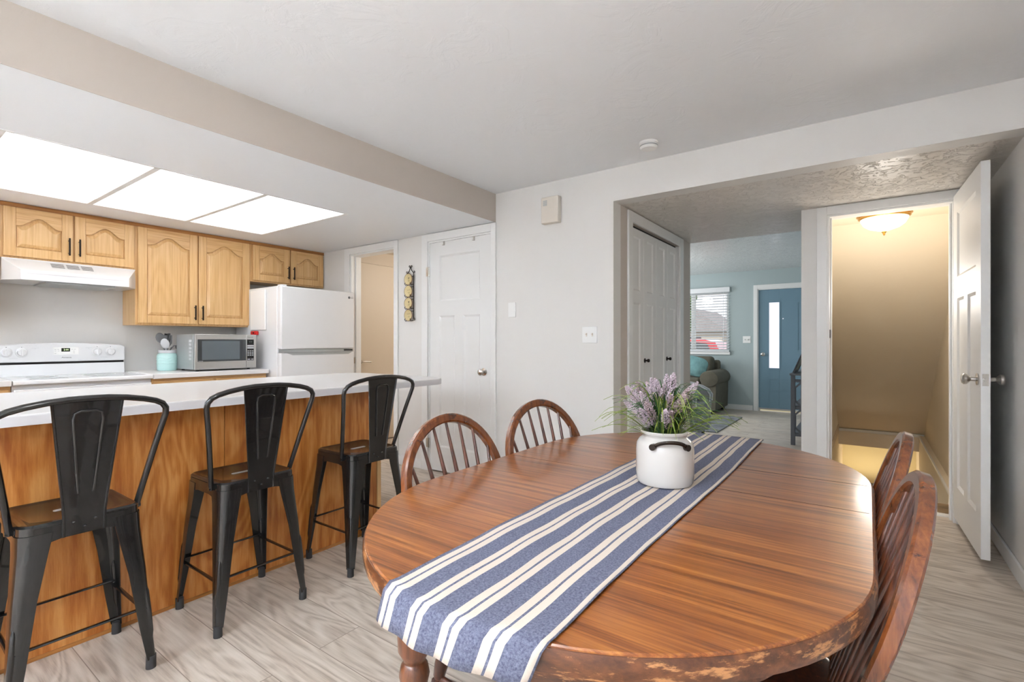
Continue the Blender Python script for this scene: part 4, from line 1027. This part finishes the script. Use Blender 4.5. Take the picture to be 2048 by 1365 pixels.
for k in range(46):
    az = rd.uniform(0, 2*PI); rr = .125*rd.random()**.6; zt = rd.uniform(.215, .30)-rr*.38; hl = rd.uniform(.045, .07)
    base = Vector((.02*math.cos(az), .02*math.sin(az), .128)); tip_ = Vector((rr*math.cos(az), rr*math.sin(az), zt+.02)); ax = (tip_-base*Vector((1, 1, 1))).normalized(); ax = (ax+Vector((math.cos(az)*.15, math.sin(az)*.15, 0))).normalized()
    s0 = tip_-ax*hl
    mb = MB(); mb.tube([base, (base+s0)/2+Vector((0, 0, .01)), s0, tip_], [.0012, .0012, .0011, .0008], 6); stm = mb.build('flower_stem', 'leafd', t)
    mb = MB(); u = ax.orthogonal().normalized(); v = ax.cross(u)
    for i in range(13):
        s_ = i/12; c = s0+ax*hl*s_; rad = .0125*(math.sin(PI*min(1, s_*.8+.2))**.6)*(1-.45*s_)
        for j in range(8):
            a = 2*PI*j/8+i*.5+rd.uniform(-.3, .3); dirv = u*math.cos(a)+v*math.sin(a)
            q = c+dirv*rad*rd.uniform(.5, 1.0); q2 = q+dirv*.0035+ax*.003
            mb.tube([q-dirv*.002, q+dirv*.0008, q2], [.0006, .0023, .0008], 5)
    mb.build('flower_spike', 'lav' if k % 3 else 'lavs', stm)

# ------------------------------------------------------------------ windsor chairs
def make_chair(label, loc, rz):
    t = thing('windsor_chair', label, 'chair', loc, rz, 'dark bow-back chairs around the oval table')
    # saddle seat
    def outl(k, z):
        out = []
        for i in range(36):
            a = 2*PI*i/36; c, s_ = math.cos(a), math.sin(a)
            x = .215*math.copysign(abs(c)**.72, c)*(1-.10*(s_ < 0)*abs(s_)); y = .20*math.copysign(abs(s_)**.72, s_)
            out.append((x*k, y*k, z))
        return out
    MB().loft([outl(.90, .412), outl(.985, .425), outl(1, .436), outl(.985, .446), outl(.93, .448), outl(.70, .440), outl(.30, .438)]).build('seat', 'chair', t)
    bz0 = .440; 
    def by(z): return -.165-(z-bz0)*.30
    path = [(.160, bz0-.012), (.168, .48), (.185, .54), (.203, .60), (.213, .66)]
    top = [(.217*math.cos(a), .695+.205*math.sin(a)) for a in [PI*.5*i/12 for i in range(13)]]
    half = path+top; pts = [(x, by(z), z) for x, z in half]+[(-x, by(z), z) for x, z in half[-2::-1]]
    MB().bar(pts, .0125, .0145, (0, -1, -.30), .35).build('bow', 'chairb', t)
    # spindles
    import bisect
    for k in range(7):
        u = (k-3)/3; xb = u*.118; xt = u*.183
        # height of the bow above xt
        zt = .695+.205*math.sqrt(max(0, 1-(xt/.217)**2))-.008
        p0 = Vector((xb, -.158, .440)); p1 = Vector((xt, by(zt), zt))
        MB().turned(p0, p1, [(0, .0055), (.25, .0075), (.45, .0085), (.7, .0065), (1, .0045)], 10).build('spindle', 'chair', t)
    legp = [(0, .011), (.10, .015), (.16, .0175), (.20, .013), (.215, .018), (.235, .018), (.25, .0125), (.36, .018), (.46, .0205), (.54, .017), (.56, .012), (.575, .0185), (.60, .019), (.62, .012), (.68, .016), (.80, .0155), (.92, .012), (1, .010)]
    L = {}
    for sx in (-1, 1):
        for sy in (-1, 1):
            p0 = Vector((sx*.135, sy*.130, .424)); p1 = Vector((sx*.195, sy*.20, 0)); L[sx, sy] = (p0, p1)
            MB().turned(p0, p1, legp, 16).build('leg', 'chair', t)
    sp = [(0, .008), (.2, .011), (.32, .013), (.36, .009), (.40, .014), (.5, .017), (.60, .014), (.64, .009), (.68, .013), (.8, .011), (1, .008)]
    def lp(k, z): p0, p1 = L[k]; return p0+(p1-p0)*((.424-z)/.424)
    mids = []
    for sx in (-1, 1):
        a, b = lp((sx, 1), .19), lp((sx, -1), .19); mids.append((a+b)/2); MB().turned(a, b, sp, 14).build('stretcher', 'chair', t)
    MB().turned(mids[0], mids[1], sp, 14).build('stretcher', 'chair', t)
    return t
c1 = make_chair('dark bow-back spindle chair on the left of the table, nearer the camera', (-.832, 1.195, 0), -PI/2)
dup(c1, (-.810, 1.672, 0), -PI/2-.136, 'dark bow-back spindle chair on the left of the table, near the wall')
dup(c1, (-.222, 1.66, 0), PI/2, 'dark bow-back spindle chair on the right of the table, near the stair door')
dup(c1, (-.222, 1.15, 0), PI/2+.02, 'dark bow-back spindle chair on the right of the table, nearest the camera')

# ------------------------------------------------------------------ living room things
# console table against the stair partition, seen end on
t = thing('console_table', 'dark grey slatted console table with octagon side frame in the living room', 'console table', (0, 0, 0))
tx0, tx1, ty0, ty1, tz = -.705, -.412, 6.30, 7.35, .80
MB().box(tx0-.01, tx1, ty0-.01, ty1+.01, tz-.022, tz).build('top', 'wood_t', t, .002)
for x in (tx0, tx1-.042):
    for y in (ty0, ty1-.042): MB().box(x, x+.042, y, y+.042, 0, tz-.022).build('leg', 'wood_t', t, .002)
for yy_ in (ty0+.012, ty1-.03):
    mb = MB(); a0, a1 = tx0+.042, tx1-.042
    for z in (.10, .40, .70): mb.box(a0, a1, yy_, yy_+.018, z, z+.035)
    xm, w_ = (a0+a1)/2, (a1-a0)/2
    for z0, z1 in ((.135, .40), (.435, .70)):
        oc = [(a0, z0+.06), (a0+.06, z0), (a1-.06, z0), (a1, z0+.06), (a1, z1-.06), (a1-.06, z1), (a0+.06, z1), (a0, z1-.06)]
        for (p, q) in zip(oc, oc[1:]+oc[:1]): mb.bar([(p[0], yy_+.009, p[1]), (q[0], yy_+.009, q[1])], .009, .010, (0, 1, 0), .1)
    mb.build('side_frame', 'wood_t', t, smooth=False)
for z in (.12, .42): MB().box(tx0+.01, tx1-.01, ty0+.03, ty1-.03, z-.0, z+.02).build('shelf', 'wood_t', t)
t = thing('picture_frame', 'black framed print leaning on the grey console table', 'picture frame', (-.685, 6.34, tz+.004), 0)
Tm = Matrix.Rotation(math.radians(22), 4, 'Y'); 
mb = MB(); mb.T = Tm; 
for q in ((0, .42, 0, .03), (0, .42, .27, .30), (0, .03, .03, .27), (.39, .42, .03, .27)): mb.box(-.008, .008, q[0], q[1], q[2], q[3])
mb.build('frame', 'black', t); mb = MB(); mb.T = Tm; mb.box(-.003, .003, .03, .39, .03, .27); mb.build('print', 'art', t, smooth=False)

# sofa under the window
t = thing('sofa', 'olive grey rolled-arm sofa under the living room window', 'sofa', (0, 0, 0))
sx1 = -1.915; sx0 = -3.85; fy, ry = 8.14, 9.0
MB().box(sx0+.12, sx1-.10, fy+.04, ry, .07, .42).build('base', 'sofa', t, .02)
for i in range(2):
    w_ = (sx1-sx0-.54)/2; a = sx0+.27+i*w_
    MB().box(a+.003, a+w_-.003, fy, ry-.22, .42, .57).build('seat_cushion', 'sofa', t, .045, seg=4)
    MB().box(a+.003, a+w_+(.05 if i else -.003), ry-.27, ry-.04, .55, .905).build('back_cushion', 'sofa', t, .07, seg=5)
MB().box(sx0+.14, sx1-.14, ry-.10, ry, .30, .84).build('back', 'sofa', t, .04, seg=3)
for s_, xa in ((1, sx1), (-1, sx0)):
    mb = MB(); xc = xa-s_*.14
    mb.prism([(xc-.105, .07), (xc+.105, .07), (xc+.115, .50), (xc-.115, .50)], fy+.02, ry, 'XZ')
    rgs = []
    for y, k in ((fy-.005, .80), (fy, .96), (fy+.02, 1), (ry-.05, 1.03), (ry-.01, .9)):
        rgs.append([(xc+s_*.01+.145*k*math.cos(a), y, .565+.125*k*math.sin(a)) for a in [2*PI*i/24 for i in range(24)]])
    mb.loft(rgs); mb.build('arm', 'sofa', t)
for x in (sx0+.1, sx1-.1):
    for y in (fy+.08, ry-.08): MB().cyl((x, y, 0), (x, y, .075), .03, .035).build('foot', 'black', t)
# shag cushion
t2 = MB(); 
rg = []
for k, z in ((.3, -.07), (.8, -.05), (1, -.012), (1, .012), (.8, .05), (.3, .07)):
    rg.append([(.21*k*math.copysign(abs(math.cos(a))**.6, math.cos(a)), z, .165*k*math.copysign(abs(math.sin(a))**.6, math.sin(a))) for a in [2*PI*i/28 for i in range(28)]])
t2.T = Matrix.Translation((-2.34, 8.40, .75)) @ Matrix.Rotation(-.35, 4, 'X') @ Matrix.Rotation(.25, 4, 'Y')
t2.loft(rg); tag(t2.build('cushion', 'fluff'), 'fluffy aqua shag cushion on the olive sofa', 'cushion')
# slate grey armchair with white piping, nearer the hall
t = thing('armchair', 'slate grey armchair with white piping just past the closet corner', 'armchair', (-1.98, 6.05, 0))
MB().box(-.40, .36, -.36, .36, .06, .42).build('base', 'chg', t, .02)
MB().box(-.30, .28, -.30, .36, .42, .54).build('seat_cushion', 'chg', t, .04, seg=4)
mb = MB().prism([(-.36, .30), (-.44, .80), (-.30, .84), (-.20, .52), (-.24, .30)], -.34, .34, 'XZ'); mb.build('backrest', 'chg', t, .04, seg=3)
for s_ in (-1, 1):
    y0, y1 = (-.42, -.30) if s_ < 0 else (.30, .42)
    pf = [(-.40, .06), (.375, .06), (.395, .42), (.40, .50), (.36, .56), (.28, .60), (-.10, .70), (-.40, .76)]
    am = MB().prism(pf, y0, y1, 'XZ').build('arm', 'chg', t, .02)
    for y in (y0, y1): MB().tube([(x, y, z) for x, z in pf[2:]], .008, 8).build('piping', 'pipe', am)
for x in (-.34, .30):
    for y in (-.36, .36): MB().cyl((x, y, 0), (x, y, .065), .02).build('foot', 'black', t)
# rug
mb = MB().box(-3.1, -1.55, 6.57, 8.11, .001, .013); tag(mb.build('rug', 'rug', smooth=False), 'grey speckled woven rug on the living room floor', 'rug')

# living room window, blinds
wf = MB()
for q in ((WX0, WX0+.045, WZ0, WZ1), (WX1-.045, WX1, WZ0, WZ1), (WX0+.045, WX1-.045, WZ0, WZ0+.045), (WX0+.045, WX1-.045, WZ1-.045, WZ1), (-2.60, -2.53, WZ0+.045, WZ1-.045)):
    wf.box(q[0], q[1], YL+.07, YL+.12, q[2], q[3])
wn = struct(wf.build('window_1', 'trim', smooth=False))
MB().box(WX0+.045, WX1-.045, YL+.09, YL+.096, WZ0+.045, WZ1-.045).build('pane', 'winglass', wn, smooth=False)
MB().box(WX0-.03, WX1+.03, YL-.03, YL+.07, WZ0-.05, WZ0-.001).build('window_sill', 'trim', wn, .003)
t = thing('window_blind', 'white horizontal slat blind half open on the living room window', 'blind', (0, 0, 0))
bx0, bx1 = WX0-.01, WX1+.03
MB().box(bx0, bx1, YL-.055, YL-.002, WZ1-.02, WZ1+.065).build('valance', 'blind', t, .003)
zz = WZ0+.03; k = 0
MB().box(bx0+.01, bx1-.01, YL-.045, YL-.015, WZ0+.0, WZ0+.022).build('bottom_rail', 'blind', t, .002)
while zz < WZ1-.02:
    m_ = MB(); m_.loft([[(x, YL-.030-.021*math.cos(.42), zz-.021*math.sin(.42)), (x, YL-.030, zz+.003), (x, YL-.030+.021*math.cos(.42), zz+.021*math.sin(.42)), (x, YL-.030, zz-.0)] for x in (bx0+.01, bx1-.01)])
    m_.build('slat', 'blind', t); zz += .047
for x in (bx1-.10, -2.56, -3.0): MB().box(x-.004, x+.004, YL-.054, YL-.0525, WZ0+.01, WZ1).build('ladder_tape', 'blind', t)
MB().tube([(bx1-.06, YL-.062, WZ1-.02), (bx1-.06, YL-.062, 1.55)], .003, 6).build('wand', 'gutenl', t)

# basement bits
tag(box('black_object', 'black', -.28, .32, 9.45, 9.74, -1.52, -1.10, bevel=.004), 'black rectangular object glimpsed at the bottom of the stairs', 'cabinet')  # plain black box for an unidentified object
bpy.data.objects['black_object'].name = 'low_object'

# ------------------------------------------------------------------ outside the front window
tag(box('lawn', 'lawn', -30, 20, 10.2, 16, -.75, -.38), 'green front lawn seen through the blind', 'lawn', kind='structure')
tag(box('street', 'road', -30, 20, 16, 90, -.80, -.42), 'grey street beyond the lawn', 'street', kind='structure')
t = thing('house', 'beige house with grey gable roof across the street', 'house', (-15.4, 46, -.42))
MB().box(-5, 5, 0, 8, 0, 2.6).build('wall', 'siding', t, smooth=False)
MB().prism([(-5.5, 2.5), (5.5, 2.5), (2.6, 4.6), (-2.6, 4.6)], -.5, 8.5, 'XZ').build('roof', 'roof', t, smooth=False)
for x in (-3, 0, 2.6): MB().box(x-.6, x+.6, -.03, .03, .9, 2.0).build('window', 'cglass', t)
t = thing('car', 'red sport utility car parked outside the window', 'car', (-6.0, 17.8, -.42))
prof = [(-2.2, .45), (-2.25, .75), (-2.1, .98), (-1.2, 1.06), (-.65, 1.55), (-.3, 1.66), (1.5, 1.68), (1.95, 1.55), (2.2, 1.05), (2.25, .5), (2.1, .35), (-2.1, .35)]
MB().prism(prof, -.9, .9, 'XZ').build('body', 'carred', t, .06, seg=3)
for q in ([(-1.05, 1.10), (-.6, 1.50), (-.05, 1.55), (-.05, 1.10)], [(.05, 1.10), (.05, 1.56), (.95, 1.57), (.95, 1.10)], [(1.05, 1.10), (1.05, 1.57), (1.7, 1.52), (1.9, 1.12)]):
    MB().prism(q, -.912, -.895, 'XZ').build('window', 'cglass', t)
for x in (-1.45, 1.4):
    for y in (-.82, .82): MB().lathe([(.34, -.1), (.36, -.06), (.36, .06), (.34, .1)], (x, y, .34), 28, 'Y').build('wheel', 'tyre', t)
t = thing('tree', 'leafy street tree left of the house across the street', 'tree', (-11.4, 36, -.42))
MB().tube([(0, 0, 0), (.1, 0, 2.2), (0, .1, 3.2)], [.22, .16, .08], 10).build('trunk', 'bark', t)
mb = MB(); r2 = random.Random(4)
for i in range(60):
    a = r2.uniform(0, 2*PI); rr = r2.uniform(0, 1.5); zz = r2.uniform(2.4, 5.2); mb.sphere((rr*math.cos(a), rr*math.sin(a), zz), r2.uniform(.3, .6), 8, 5)
mb.build('crown', 'fol', t)
